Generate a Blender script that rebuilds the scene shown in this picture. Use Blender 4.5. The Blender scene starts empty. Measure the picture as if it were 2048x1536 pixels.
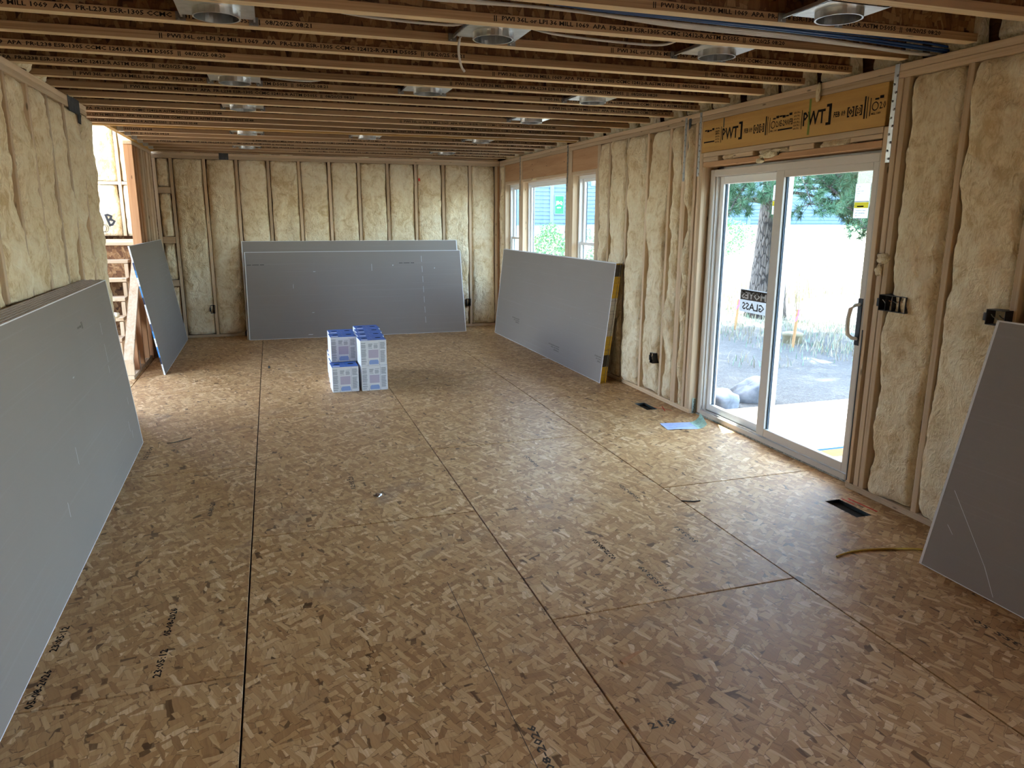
import bpy, math, random
import numpy as np
from mathutils import Vector, Matrix, noise as mnoise
rnd = random.Random(7)
C = bpy.context.scene.collection
SC = bpy.context.scene

# ------------------------------------------------------------------ camera
def look_basis(yaw, pitch, roll):
    fw = Vector((math.sin(yaw)*math.cos(pitch), math.cos(yaw)*math.cos(pitch), math.sin(pitch)))
    rt = fw.cross(Vector((0, 0, 1))).normalized(); up = rt.cross(fw)
    return math.cos(roll)*rt+math.sin(roll)*up, -math.sin(roll)*rt+math.cos(roll)*up, fw
cam_d = bpy.data.cameras.new('camera'); cam = bpy.data.objects.new('camera', cam_d); C.objects.link(cam)
cam_d.sensor_width = 36; cam_d.lens = 1465.2/2048*36; cam_d.clip_start = .05; cam_d.clip_end = 400
_r, _u, _f = look_basis(.3128, -.2229, .0036)
cam.matrix_world = Matrix(((_r.x, _u.x, -_f.x, -1.022), (_r.y, _u.y, -_f.y, -1.104), (_r.z, _u.z, -_f.z, 1.649), (0, 0, 0, 1)))
SC.camera = cam

# ------------------------------------------------------------------ sky, sun, exposure
W = bpy.data.worlds.new('sky'); SC.world = W; W.use_nodes = True
wn = W.node_tree; wn.nodes.clear()
sky = wn.nodes.new('ShaderNodeTexSky'); sky.sky_type = 'NISHITA'; sky.sun_disc = False
sky.sun_elevation = math.radians(56); sky.sun_rotation = math.radians(25); sky.air_density = 1.0; sky.dust_density = 1.5
bg = wn.nodes.new('ShaderNodeBackground'); bg.inputs[1].default_value = .55
wo = wn.nodes.new('ShaderNodeOutputWorld')
hs = wn.nodes.new('ShaderNodeHueSaturation'); hs.inputs['Saturation'].default_value = .82
wn.links.new(sky.outputs[0], hs.inputs['Color']); wn.links.new(hs.outputs[0], bg.inputs[0]); wn.links.new(bg.outputs[0], wo.inputs[0])
sun_d = bpy.data.lights.new('sun', 'SUN'); sun_d.energy = 5.0; sun_d.angle = math.radians(.6); sun_d.color = (1, .95, .86)
sun = bpy.data.objects.new('sun', sun_d); C.objects.link(sun)
sun.rotation_euler = Vector((-.288, -.6, -1)).to_track_quat('-Z', 'Y').to_euler(); sun.location = (6, 12, 14)
vs = SC.view_settings; vs.view_transform = 'Standard'; vs.look = 'None'; vs.gamma = 1; vs.use_curve_mapping = False
vs.exposure = 3.38
SC.cycles.max_bounces = 6; SC.cycles.diffuse_bounces = 4; SC.cycles.glossy_bounces = 3; SC.cycles.transparent_max_bounces = 12
SC.cycles.use_adaptive_sampling = True; SC.cycles.adaptive_threshold = .025; SC.cycles.adaptive_min_samples = 20
SC.cycles.sample_clamp_indirect = 6; SC.cycles.use_denoising = True

# ------------------------------------------------------------------ numbers
XR, XL, YB, H, F = 2.324, -2.324, 9.889, 2.48, 1.2192
JT = .302                       # joist depth
ZS = H+JT                       # underside of the floor above

# ------------------------------------------------------------------ mesh helpers
class MB:
    def __init__(s): s.v = []; s.f = []; s.m = []
    def add(s, vs, fs, m=0):
        b = len(s.v); s.v += [tuple(p) for p in vs]
        for q in fs: s.f.append(tuple(b+i for i in q)); s.m.append(m)
        return s
    def box(s, x0, x1, y0, y1, z0, z1, m=0):
        return s.add([(x, y, z) for x in (x0, x1) for y in (y0, y1) for z in (z0, z1)],
            [(0, 1, 3, 2), (4, 6, 7, 5), (0, 4, 5, 1), (2, 3, 7, 6), (0, 2, 6, 4), (1, 5, 7, 3)], m)
    def cham(s, x0, x1, y0, y1, z0, z1, c=.003, m=0):
        # box with its twelve edges chamfered
        P = []; X = (x0, x1); Y = (y0, y1); Z = (z0, z1)
        idx = {}
        for i in (0, 1):
            for j in (0, 1):
                for k in (0, 1):
                    sx, sy, sz = (1, -1)[i], (1, -1)[j], (1, -1)[k]
                    for a in range(3):
                        d = [c, c, c]; d[a] = 0
                        idx[i, j, k, a] = len(P); P.append((X[i]+sx*d[0], Y[j]+sy*d[1], Z[k]+sz*d[2]))
        fs = []
        for a in range(3):
            for e in (0, 1):
                o = [t for t in range(3) if t != a]
                q = []
                for (u, w) in ((0, 0), (1, 0), (1, 1), (0, 1)):
                    key = [0, 0, 0]; key[a] = e; key[o[0]] = u; key[o[1]] = w
                    q.append(idx[key[0], key[1], key[2], a])
                if (e == 1) != (a == 1): pass
                fs.append(q if (e == 1) ^ (a == 1) else q[::-1])
        for a in range(3):
            o = [t for t in range(3) if t != a]
            for u in (0, 1):
                for w in (0, 1):
                    k0 = [0, 0, 0]; k1 = [0, 0, 0]; k0[o[0]] = k1[o[0]] = u; k0[o[1]] = k1[o[1]] = w; k1[a] = 1
                    fs.append((idx[(*k0, o[0])], idx[(*k0, o[1])], idx[(*k1, o[1])], idx[(*k1, o[0])]))
        for i in (0, 1):
            for j in (0, 1):
                for k in (0, 1): fs.append((idx[i, j, k, 0], idx[i, j, k, 1], idx[i, j, k, 2]))
        return s.add(P, fs, m)
    def quad(s, a, b, c, d, m=0): return s.add([a, b, c, d], [(0, 1, 2, 3)], m)
    def tube(s, path, r, n=8, m=0, caps=True):
        path = [Vector(p) for p in path]; R = r if isinstance(r, (list, tuple)) else [r]*len(path)
        base = len(s.v); up = Vector((0, 0, 1))
        for i, p in enumerate(path):
            t = (path[min(i+1, len(path)-1)]-path[max(i-1, 0)]).normalized()
            a = up if abs(t.z) < .9 else Vector((1, 0, 0))
            e1 = t.cross(a).normalized(); e2 = t.cross(e1)
            for k in range(n):
                an = 2*math.pi*k/n; s.v.append(tuple(p+R[i]*(math.cos(an)*e1+math.sin(an)*e2)))
        for i in range(len(path)-1):
            for k in range(n):
                a = base+i*n+k; b = base+i*n+(k+1) % n
                s.f.append((a, a+n, b+n, b)); s.m.append(m)
        if caps:
            s.f.append(tuple(base+k for k in range(n))); s.m.append(m)
            e = base+(len(path)-1)*n; s.f.append(tuple(e+k for k in reversed(range(n)))); s.m.append(m)
        return s
    def lathe(s, prof, n=24, c=(0, 0, 0), m=0):
        b = len(s.v)
        for (r, z) in prof:
            for k in range(n):
                a = 2*math.pi*k/n; s.v.append((c[0]+r*math.cos(a), c[1]+r*math.sin(a), c[2]+z))
        for i in range(len(prof)-1):
            for k in range(n):
                q = b+i*n+k; w = b+i*n+(k+1) % n
                s.f.append((q, w, w+n, q+n)); s.m.append(m)
        return s
    def data(s, name, mats, smooth=False):
        me = bpy.data.meshes.new(name); me.from_pydata(s.v, [], s.f)
        for x in (mats if isinstance(mats, (list, tuple)) else [mats]): me.materials.append(x)
        if any(s.m): me.polygons.foreach_set('material_index', s.m)
        if smooth: me.polygons.foreach_set('use_smooth', [True]*len(me.polygons))
        me.update(); return me
    def build(s, name, mats, parent=None, loc=(0, 0, 0), smooth=False):
        return ob(name, s.data(name, mats, smooth), parent, loc)

def ob(name, data, parent=None, loc=(0, 0, 0), rot=(0, 0, 0)):
    o = bpy.data.objects.new(name, data); C.objects.link(o); o.parent = parent; o.location = loc; o.rotation_euler = rot
    return o
def tag(o, label=None, cat=None, group=None, kind=None):
    for k, v in (('label', label), ('category', cat), ('group', group), ('kind', kind)):
        if v: o[k] = v
    return o
def empty(name, loc=(0, 0, 0), rz=0): 
    o = ob(name, None, None, loc, (0, 0, rz)); o.empty_display_size = .1; return o
def copy_tree(o, parent=None):
    c = o.copy(); C.objects.link(c); c.parent = parent
    for ch in list(o.children): copy_tree(ch, c)
    return c
def frame_mat(o, ex, ey, ez):
    return Matrix(((ex[0], ey[0], ez[0], o[0]), (ex[1], ey[1], ez[1], o[1]), (ex[2], ey[2], ez[2], o[2]), (0, 0, 0, 1)))
_txt = {}
def text_data(body, width, height, mat, res=1, wfix=True):
    key = (body, width, height, mat.name)
    if key in _txt: return _txt[key]
    cu = bpy.data.curves.new('t', 'FONT'); cu.body = body; cu.resolution_u = res; cu.align_x = 'LEFT'; cu.offset = .022
    o = bpy.data.objects.new('t', cu); C.objects.link(o)
    dg = bpy.context.evaluated_depsgraph_get(); dg.update()
    me = bpy.data.meshes.new_from_object(o.evaluated_get(dg)); me.name = 'lettering'
    bpy.data.objects.remove(o); bpy.data.curves.remove(cu)
    co = np.zeros(len(me.vertices)*3); me.vertices.foreach_get('co', co); co = co.reshape(-1, 3)
    mn, mx = co.min(0), co.max(0)
    co[:, 0] = (co[:, 0]-mn[0])/(mx[0]-mn[0])*width; co[:, 1] = (co[:, 1]-mn[1])/(mx[1]-mn[1])*height; co[:, 2] = 0
    me.vertices.foreach_set('co', co.ravel()); me.materials.clear(); me.materials.append(mat); me.update()
    _txt[key] = me; return me
def lettering(name, body, width, height, mat, org, ex, ez, parent):
    # flat print: org = lower left corner, ex = reading direction, ez = up
    ex = Vector(ex).normalized(); ez = Vector(ez).normalized(); n = ex.cross(ez)
    o = ob(name, text_data(body, width, height, mat), parent)
    o.matrix_local = frame_mat(org, ex, ez, n); return o

# ------------------------------------------------------------------ materials
class NT:
    def __init__(s, name):
        s.m = bpy.data.materials.new(name); s.m.use_nodes = True; s.t = s.m.node_tree; s.t.nodes.clear()
    def n(s, typ, ins=None, out=0, **props):
        nd = s.t.nodes.new('ShaderNode'+typ)
        for k, v in props.items(): setattr(nd, k, v)
        for k, v in (ins or {}).items():
            sk = nd.inputs[k]
            if isinstance(v, bpy.types.NodeSocket): s.t.links.new(v, sk)
            else: sk.default_value = v
        return nd if out is None else nd.outputs[out]
    def ramp(s, fac, stops, interp='LINEAR'):
        nd = s.t.nodes.new('ShaderNodeValToRGB'); cr = nd.color_ramp; cr.interpolation = interp
        while len(cr.elements) < len(stops): cr.elements.new(.5)
        for e, (p, c) in zip(cr.elements, stops): e.position = p; e.color = (*c, 1) if len(c) == 3 else c
        s.t.links.new(fac, nd.inputs[0]); return nd.outputs[0]
    def mix(s, fac, a, b, blend='MIX'):
        nd = s.t.nodes.new('ShaderNodeMix'); nd.data_type = 'RGBA'; nd.blend_type = blend
        for k, v in ((0, fac), (6, a), (7, b)):
            if isinstance(v, bpy.types.NodeSocket): s.t.links.new(v, nd.inputs[k])
            else: nd.inputs[k].default_value = (*v, 1) if isinstance(v, tuple) and len(v) == 3 else v
        return nd.outputs[2]
    def math(s, op, a, b=0., clamp=False):
        nd = s.t.nodes.new('ShaderNodeMath'); nd.operation = op; nd.use_clamp = clamp
        for k, v in ((0, a), (1, b)):
            if isinstance(v, bpy.types.NodeSocket): s.t.links.new(v, nd.inputs[k])
            else: nd.inputs[k].default_value = v
        return nd.outputs[0]
    def coord(s, rand=True):
        tc = s.n('TexCoord', out=None).outputs['Object']
        if not rand: return tc
        oi = s.n('ObjectInfo', out=None); s.rand = oi.outputs['Random']
        mv = s.n('VectorMath', {0: (37.1, 53.7, 91.3), 3: oi.outputs['Random']}, operation='SCALE')
        return s.n('VectorMath', {0: tc, 1: mv}, operation='ADD')
    def map(s, vec, scale=(1, 1, 1), rot=(0, 0, 0), loc=(0, 0, 0)):
        return s.n('Mapping', {'Vector': vec, 'Scale': scale, 'Rotation': rot, 'Location': loc})
    def noise(s, vec, scale, detail=3, rough=.5, dist=0):
        return s.n('TexNoise', {'Vector': vec, 'Scale': scale, 'Detail': detail, 'Roughness': rough, 'Distortion': dist})
    def bump(s, h, strength, distance):
        return s.n('Bump', {'Height': h, 'Strength': strength, 'Distance': distance})
    def out(s, col, rough=.6, spec=.3, metal=0., normal=None, **kw):
        ins = {'Base Color': col if isinstance(col, bpy.types.NodeSocket) else (*col, 1), 'Roughness': rough,
               'Specular IOR Level': spec, 'Metallic': metal}
        if normal is not None: ins['Normal'] = normal
        ins.update(kw)
        b = s.n('BsdfPrincipled', ins); s.n('OutputMaterial', {0: b}, out=None); return s.m
def plain(name, col, rough=.6, spec=.3, metal=0., var=.0, vs=8):
    t = NT(name)
    if var:
        c = t.coord(); nz = t.noise(c, vs, 3)
        k = t.ramp(nz, [(.3, tuple(x*(1-var) for x in col)), (.7, tuple(min(1, x*(1+var)) for x in col))])
        return t.out(k, rough, spec, metal)
    return t.out(col, rough, spec, metal)

def wood(name, c1, c2, axis, fine=45, rough=.65, spec=.25, knots=True, var=.35):
    t = NT(name); c = t.coord()
    sc = [fine]*3; sc[axis] = 1.2
    v = t.map(c, tuple(sc))
    g = t.noise(v, 1.0, 4, .6, .4)
    low = [6]*3; low[axis] = .5
    g2 = t.noise(t.map(c, tuple(low)), 1.0, 2)
    f = t.math('ADD', t.math('MULTIPLY', g, .65), t.math('MULTIPLY', g2, .45))
    col = t.ramp(f, [(.36, c2), (.62, c1)])
    if knots:
        kn = [14]*3; kn[axis] = 4
        vo = t.n('TexVoronoi', {'Vector': t.map(c, tuple(kn)), 'Scale': 1.0, 'Randomness': 1.0}, out=0)
        km = t.ramp(vo, [(.05, (1, 1, 1)), (.11, (0, 0, 0))])
        col = t.mix(t.math('MULTIPLY', km, .75), col, tuple(x*.28 for x in c2))
    br = t.math('ADD', t.math('MULTIPLY', t.rand, var), 1-var/2)
    col = t.mix(1.0, col, t.n('CombineColor', {0: br, 1: br, 2: br}), 'MULTIPLY')
    return t.out(col, rough, spec)

def osb(name, pal, rough=.5, spec=.35, scale=1., plane='xy', layers=8, dirt=0.):
    # overlapping rectangular strands: stretched chebychev cells, one rotation for each layer
    t = NT(name); c = t.coord()
    if plane == 'xz': c = t.map(c, rot=(math.pi/2, 0, 0))
    col = None
    rr = random.Random(11)
    wob = t.n('VectorMath', {0: t.n('TexNoise', {'Vector': c, 'Scale': 26*scale, 'Detail': 1.}, out=1), 3: .012}, operation='SCALE')
    wb2 = t.n('VectorMath', {0: t.n('TexNoise', {'Vector': c, 'Scale': 6*scale, 'Detail': 0.}, out=1), 3: .026}, operation='SCALE')
    cw = t.n('VectorMath', {0: t.n('VectorMath', {0: c, 1: wob}, operation='ADD'), 1: wb2}, operation='ADD')
    gr = None
    for i in range(layers):
        ang = rr.uniform(0, 3.14) if i in (0, 3, 5) else math.pi/2+(.62, -.50, .22, -.85, .40, -.18, .95, -.35, .10, -.6)[i % 10]+rr.uniform(-.12, .12)
        ln, wd = rr.uniform(.09, .20), rr.uniform(.026, .050)
        rv = t.map(cw, rot=(0, 0, ang), loc=(rr.uniform(-9, 9), rr.uniform(-9, 9), 0))
        v = t.map(rv, (scale/ln, scale/wd, 0))
        vo = t.n('TexVoronoi', {'Vector': v, 'Scale': 1.0, 'Randomness': 1.0}, out=None, voronoi_dimensions='2D', distance='CHEBYCHEV')
        thr = .62 if i == 0 else rr.uniform(.26, .40)
        sepc = t.n('SeparateColor', {0: vo.outputs['Color']}, out=None)
        gr = t.noise(t.map(rv, (9*scale, 130*scale, 1)), 1., 1) if i in (0, layers-1) or gr is None else gr
        tone = t.math('ADD', t.math('MULTIPLY', sepc.outputs[0], .72), t.math('MULTIPLY', gr, .36))
        k = t.ramp(tone, pal)
        edge = t.ramp(vo.outputs['Distance'], [(thr-.035, (1, 1, 1)), (thr, (.30, .25, .20))])
        k = t.mix(1., k, edge, 'MULTIPLY')
        if i == 0: col = k
        else:
            keep = t.math('GREATER_THAN', sepc.outputs[2], .36+.03*i)
            msk = t.math('MULTIPLY', t.math('LESS_THAN', vo.outputs['Distance'], thr), keep)
            col = t.mix(msk, col, k)
    big = t.noise(c, 1.1*scale, 3)
    col = t.mix(t.ramp(big, [(.35, (0, 0, 0)), (.75, (.18, .18, .18))]), col, pal[1][1])
    if dirt:
        dz = t.ramp(t.noise(c, 2.3, 4, .6, .6), [(.60, (0, 0, 0)), (.78, (dirt, dirt, dirt))])
        col = t.mix(dz, col, (.17, .15, .14))
    return t.out(col, rough, spec)

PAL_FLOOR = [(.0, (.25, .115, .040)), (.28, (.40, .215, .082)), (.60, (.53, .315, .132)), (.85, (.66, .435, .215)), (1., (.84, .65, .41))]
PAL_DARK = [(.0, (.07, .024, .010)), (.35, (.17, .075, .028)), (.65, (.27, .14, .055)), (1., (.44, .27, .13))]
m_floor = osb('osb_floor', PAL_FLOOR, .46, .38, dirt=.35)
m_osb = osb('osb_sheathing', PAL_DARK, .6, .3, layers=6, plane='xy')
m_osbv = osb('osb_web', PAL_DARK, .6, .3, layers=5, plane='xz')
m_osbpale = osb('osb_pale', [(.0, (.36, .27, .17)), (.4, (.5, .39, .26)), (.7, (.6, .48, .34)), (1., (.75, .64, .48))], .6, .3, layers=6)
PINE1, PINE2 = (.64, .49, .33), (.48, .33, .19)
m_wx, m_wy, m_wz = [wood('pine_'+a, PINE1, PINE2, i) for i, a in enumerate('xyz')]
FIR1, FIR2 = (.50, .27, .13), (.36, .16, .07)
m_fz = wood('fir_z', FIR1, FIR2, 2); m_fy = wood('fir_y', (.56, .33, .17), (.40, .21, .10), 1)
m_lvl = wood('lvl_header', (.60, .36, .11), (.46, .25, .07), 1, fine=18, var=.1, knots=False)
m_lvlx = wood('lvl_beam', (.55, .33, .11), (.42, .23, .07), 0, fine=22, var=.1, knots=False)
m_flange = wood('lvl_flange', (.42, .27, .15), (.22, .125, .06), 0, fine=110, rough=.7, knots=False, var=.3)
m_under = wood('lvl_face_bounce_lit', (.82, .65, .41), (.64, .46, .25), 0, fine=40, rough=.7, var=.2)  # paler face veneer, lightened further in colour for light bounced off the floor
m_ink = plain('black_ink', (.018, .015, .014), .8, .1)
m_inkf = plain('faded_ink', (.09, .075, .06), .8, .1)

def insul(name, a, b, c3):
    t = NT(name); c = t.coord()
    n1 = t.noise(c, 7, 3, .6, 1.2); n2 = t.noise(t.map(c, (1, 1, .45)), 34, 2, .65, 2.2); n3 = t.noise(c, 2.2, 2)
    f = t.math('ADD', t.math('MULTIPLY', n1, .5), t.math('ADD', t.math('MULTIPLY', n2, .3), t.math('MULTIPLY', n3, .25)))
    col = t.ramp(f, [(.40, c3), (.52, b), (.66, a)])
    h = t.math('ADD', t.math('MULTIPLY', n2, .45), t.math('MULTIPLY', n1, .9))
    return t.out(col, .95, .08, normal=t.bump(h, 1.0, .03))
m_ins = insul('fiberglass', (.93, .83, .62), (.84, .70, .47), (.66, .49, .27))
m_insw = insul('fiberglass_pale', (.92, .85, .68), (.82, .71, .48), (.62, .48, .25))

def drywall(name, col, streak=.35):
    t = NT(name); c = t.coord()
    n = t.noise(t.map(c, (.8, 1, 60)), 1., 3); n2 = t.noise(c, 1.3, 3)
    k = t.mix(n2, tuple(x*.93 for x in col), tuple(x*1.06 for x in col))
    k = t.mix(t.ramp(n, [(.58, (0, 0, 0)), (.85, (streak*.22,)*3)]), k, (.62, .60, .58))
    sc = t.n('TexVoronoi', {'Vector': t.map(c, (1.1, 1, 5.5)), 'Scale': 1., 'Randomness': 1.}, out=0)
    k = t.mix(t.ramp(sc, [(.012, (streak,)*3), (.03, (0, 0, 0))]), k, (.85, .84, .82))
    return t.out(k, .75, .25)
m_dry = drywall('drywall_paper', (.265, .228, .197))
m_dryedge = plain('drywall_edge', (.72, .71, .70), .8, .2)
m_drytop = plain('drywall_long_edge', (.62, .48, .37), .85, .15, var=.25, vs=30)
def tape(name, stops, rep):
    t = NT(name); c = t.coord(False); sp = t.n('SeparateXYZ', {0: c}, out=None)
    fz = t.math('FRACT', t.math('MULTIPLY', sp.outputs[2], rep))
    col = t.ramp(fz, stops, 'CONSTANT')
    g = t.noise(t.map(c, (1, 160, 60)), 1., 1)
    col = t.mix(t.ramp(g, [(.60, (0, 0, 0)), (.62, (.55, .55, .55))]), col, (.05, .05, .06))
    return t.out(col, .45, .4)
WHT = (.80, .82, .85)
m_tape_blue = tape('tape_blue_white', [(0, WHT), (.18, (.02, .03, .06)), (.30, (.06, .25, .55)), (.48, WHT), (.62, (.06, .25, .55)), (.74, (.03, .06, .14)), (.86, WHT)], 1.55)
m_tape_yel = tape('tape_yellow_navy', [(0, (.72, .62, .02)), (.26, (.02, .03, .07)), (.48, (.72, .62, .02)), (.66, (.03, .04, .09)), (.9, (.72, .62, .02))], 1.62)
m_tape_gold = tape('tape_gold_black', [(0, (.60, .38, .02)), (.14, (.05, .04, .02)), (.24, (.60, .38, .02)), (.40, (.50, .47, .42)), (.66, (.46, .43, .40)), (.72, (.60, .38, .02)), (.90, (.05, .04, .03))], .83)
m_tape_wht = tape('tape_white_black', [(0, (.70, .70, .70)), (.30, (.05, .05, .05)), (.34, (.70, .70, .70)), (.62, (.65, .60, .35)), (.66, (.70, .70, .70))], 3.)

def metal(name, col, rough):
    t = NT(name); c = t.coord(); n = t.noise(c, 22, 4)
    return t.out(t.ramp(n, [(.3, tuple(x*.75 for x in col)), (.7, col)]), rough, .5, 1.0)
m_galv = metal('galvanised_steel', (.72, .74, .75), .34)
m_strap = metal('strap_steel', (.42, .43, .43), .42)
m_galvk = metal('dull_galvanised', (.34, .34, .33), .5)
m_galvd = metal('galvanised_duct', (.30, .36, .37), .30)
m_black = plain('black_plastic', (.012, .012, .013), .45, .4)
m_felt = plain('dark_grey_felt', (.085, .09, .095), .85, .15, var=.25, vs=20)
m_vinyl = plain('white_vinyl', (.78, .78, .76), .4, .4)
m_almond = plain('almond_vinyl', (.60, .55, .48), .45, .4)
m_gasket = plain('grey_gasket', (.10, .13, .17), .5, .4)
m_wcable = plain('white_cable', (.62, .61, .58), .5, .4)
m_bcable = plain('blue_cable', (.015, .07, .24), .38, .5)
m_ycable = plain('yellow_cable', (.55, .42, .03), .45, .4)
m_kcable = plain('black_cable', (.02, .02, .02), .5, .3)
m_white = plain('white_paper', (.80, .80, .79), .6, .3)
m_offwhite = plain('grey_white_board', (.62, .62, .61), .6, .3)
def paper(name, col):
    t = NT(name); d = t.n('BsdfDiffuse', {0: (*col, 1)}); r = t.n('BsdfTranslucent', {0: (*col, 1)}); t.n('OutputMaterial', {0: t.n('MixShader', {0: .5, 1: d, 2: r})}, out=None); return t.m
m_label = paper('label_film', (.50, .50, .49))
m_yellow = paper('yellow_film', (.75, .62, .05))
m_yellow0 = plain('yellow_label', (.75, .62, .05), .5, .3)
m_red = plain('red_paint', (.55, .06, .04), .8, .1)
m_pink = plain('pink_flagging', (.95, .12, .35), .5, .2)
def glass_mat():
    t = NT('window_glass'); tr = t.n('BsdfTransparent', {0: (.72, .78, .80, 1)}); gl = t.n('BsdfGlossy', {'Roughness': .01})
    lw = t.math('ADD', t.math('MULTIPLY', t.math('POWER', t.n('LayerWeight', {'Blend': .5}, out=1), 5.), .5), .025); mx = t.n('MixShader', {0: lw, 1: tr, 2: gl}); t.n('OutputMaterial', {0: mx}, out=None)
    return t.m
m_glass = glass_mat()

# ------------------------------------------------------------------ floor: OSB panels with open joints
floor = MB().box(-3.9, 2.49, -4.4, 9.95, -.30, -.022).build('floor', plain('joint_shadow', (.03, .025, .02), .9, .05))
tag(floor, kind='structure')
VENTS = [(2.040, 2.142, 4.482, 4.730), (2.036, 2.142, 1.990, 2.248)]
GAP = .0035
def panel(x0, x1, y0, y1):
    x0 += GAP; x1 -= GAP; y0 += GAP*1.25; y1 -= GAP*1.25
    cx, cy = (x0+x1)/2, (y0+y1)/2; mb = MB()
    hole = [v for v in VENTS if x0 < v[0] < x1 and y0 < v[2] < y1]
    def piece(a, b, c, d): mb.cham(a-cx, b-cx, c-cy, d-cy, -.0185, 0, .0015)
    if hole:
        a, b, c, d = hole[0]; mb.v = []; 
        X = [x0, a, b, x1]; Y = [y0, c, d, y1]
        for z in (-.0185, 0):
            for i in range(4):
                for j in range(4): mb.v.append((X[i]-cx, Y[j]-cy, z))
        for i in range(3):
            for j in range(3):
                if i == 1 and j == 1: continue
                q = [i*4+j, (i+1)*4+j, (i+1)*4+j+1, i*4+j+1]
                mb.f.append(tuple(16+k for k in q)); mb.m.append(0)
        def side(p, q): mb.f.append((p, q, q+16, p+16)); mb.m.append(0)
        for k in range(3): side(k*4, k*4+4); side(k*4+3, k*4+7); side(k, k+1); side(12+k, 13+k)
        side(5, 9); side(9, 10); side(10, 6); side(6, 5)
    else: piece(x0, x1, y0, y1)
    return mb.build('floor_panel', m_floor, floor, (cx, cy, 0))
for r, ya in ((-3, 2.726), (-2, 1.4867), (-1, 2.726), (0, 1.4975), (1, 2.734)):
    y = ya-3*2*F
    while y < YB:
        a, b = max(y, -4.3), min(y+2*F, YB+.02)
        if b > a+.05: panel(r*F if r > -3 else -3.8, min((r+1)*F, XR+.14), a, b)
        y += 2*F
# chalk lines and printed stamps on the floor panels
def strip(name, pts, w, mat, parent, z=.0006):
    mb = MB()
    for (a, b) in zip(pts, pts[1:]):
        a, b = Vector((*a, z)), Vector((*b, z)); n = Vector((-(b-a).y, (b-a).x, 0)).normalized()*w/2
        mb.quad(a-n, b-n, b+n, a+n)
    return mb.build(name, mat, parent)
strip('chalk_line', [(-.348, .2), (-.347, 1.95)], .0025, m_inkf, floor)
strip('chalk_line', [(.60, .1), (.65, 1.04)], .002, m_inkf, floor)
STAMPS = [('05-08-2026', -1.512, 1.85, .22), ('23:05:12', -1.512, 1.56, .19), ('23:05:12', -1.918, 1.86, .19), ('05-08-2026', -1.905, 1.50, .23),
          ('0272-80-50', .512, 1.93, .24), ('9:15:53.09', .60, 1.56, .26), ('50:23:51', 1.006, 1.98, .2), ('12:15:09', -1.945, 4.30, .3),
          ('60-80-20', -1.44, 3.10, .22), ('05-08-2026', -.298, .60, .30), ('50-80-2026', 1.00, 2.62, .25), ('0.355 50', 1.72, .70, .26), ('50-80-20', .62, 3.35, .25), ('12:15:23', -.62, 3.30, .22)]
for i, (s, x, y, w) in enumerate(STAMPS):
    up = -1 if i < 4 or i in (7, 8, 9, 13) else 1
    lettering('floor_stamp', s, w, .030, m_ink if i < 5 else m_inkf, (x, y, .0006), (.05*up*-1, 1, 0), (-1, 0, 0), floor)
strip('red_mark', [(2.20, 2.24), (2.21, 2.02)], .014, m_red, floor); strip('red_mark', [(2.16, 2.25), (2.165, 2.15)], .012, m_red, floor)
strip('red_mark', [(2.15, 4.55), (2.24, 4.40)], .010, m_red, floor); strip('red_mark', [(2.17, 4.40), (2.23, 4.56)], .009, m_red, floor)
lettering('pen_note', '21,8', .10, .040, m_inkf, (.07, .755, .0006), (1, .02, 0), (0, 1, 0), floor)
strip('pen_note', [(.06, 1.43), (.10, 1.42), (.115, 1.39), (.09, 1.41)], .003, m_ink, floor)

# ------------------------------------------------------------------ fiberglass batts
def batt_data(w, h, seed, puff=.028, gap=.02, nx=26, nz=130):
    rr = random.Random(seed); o = Vector((rr.uniform(-50, 50), rr.uniform(-50, 50), rr.uniform(-50, 50)))
    N = mnoise.noise
    mb = MB(); ph = [rr.uniform(0, 9) for _ in range(4)]
    for j in range(nz+1):
        z = h*j/nz
        el = gap*(.22+.7*N(o+Vector((0, ph[0], z*1.7)))+.4*N(o+Vector((3, ph[1], z*7))))
        er = gap*(.22+.7*N(o+Vector((9, ph[2], z*1.7)))+.4*N(o+Vector((5, ph[3], z*7))))
        top = max(0, (z-h+.35)/.35)
        el += top*top*gap*1.1*max(0, math.sin(ph[0])); er += top*top*gap*1.1*max(0, math.sin(ph[1]))
        zz = z
        for i in range(nx+1):
            u = i/nx; x = el+(w-el-er)*u
            e = min(u, 1-u)*w
            prof = -.055*math.exp(-e/.020)
            ez = min(z, h-z); prof -= .03*math.exp(-ez/.018)
            p = o+Vector((x*4.2, 0, z*3)); q = o+Vector((x*15, 7, z*11))
            d = prof+puff*(.35+.9*N(p))+.014*N(q)+.008*N(q*2.3)
            zt = zz+(.018*N(o+Vector((x*8, 2, 4))) if 0 < j < nz else 0)
            mb.v.append((x, -d, zt))
    for j in range(nz):
        for i in range(nx):
            a = j*(nx+1)+i; mb.f.append((a, a+1, a+nx+2, a+nx+1)); mb.m.append(0)
    return mb
_bd = {}
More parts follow.
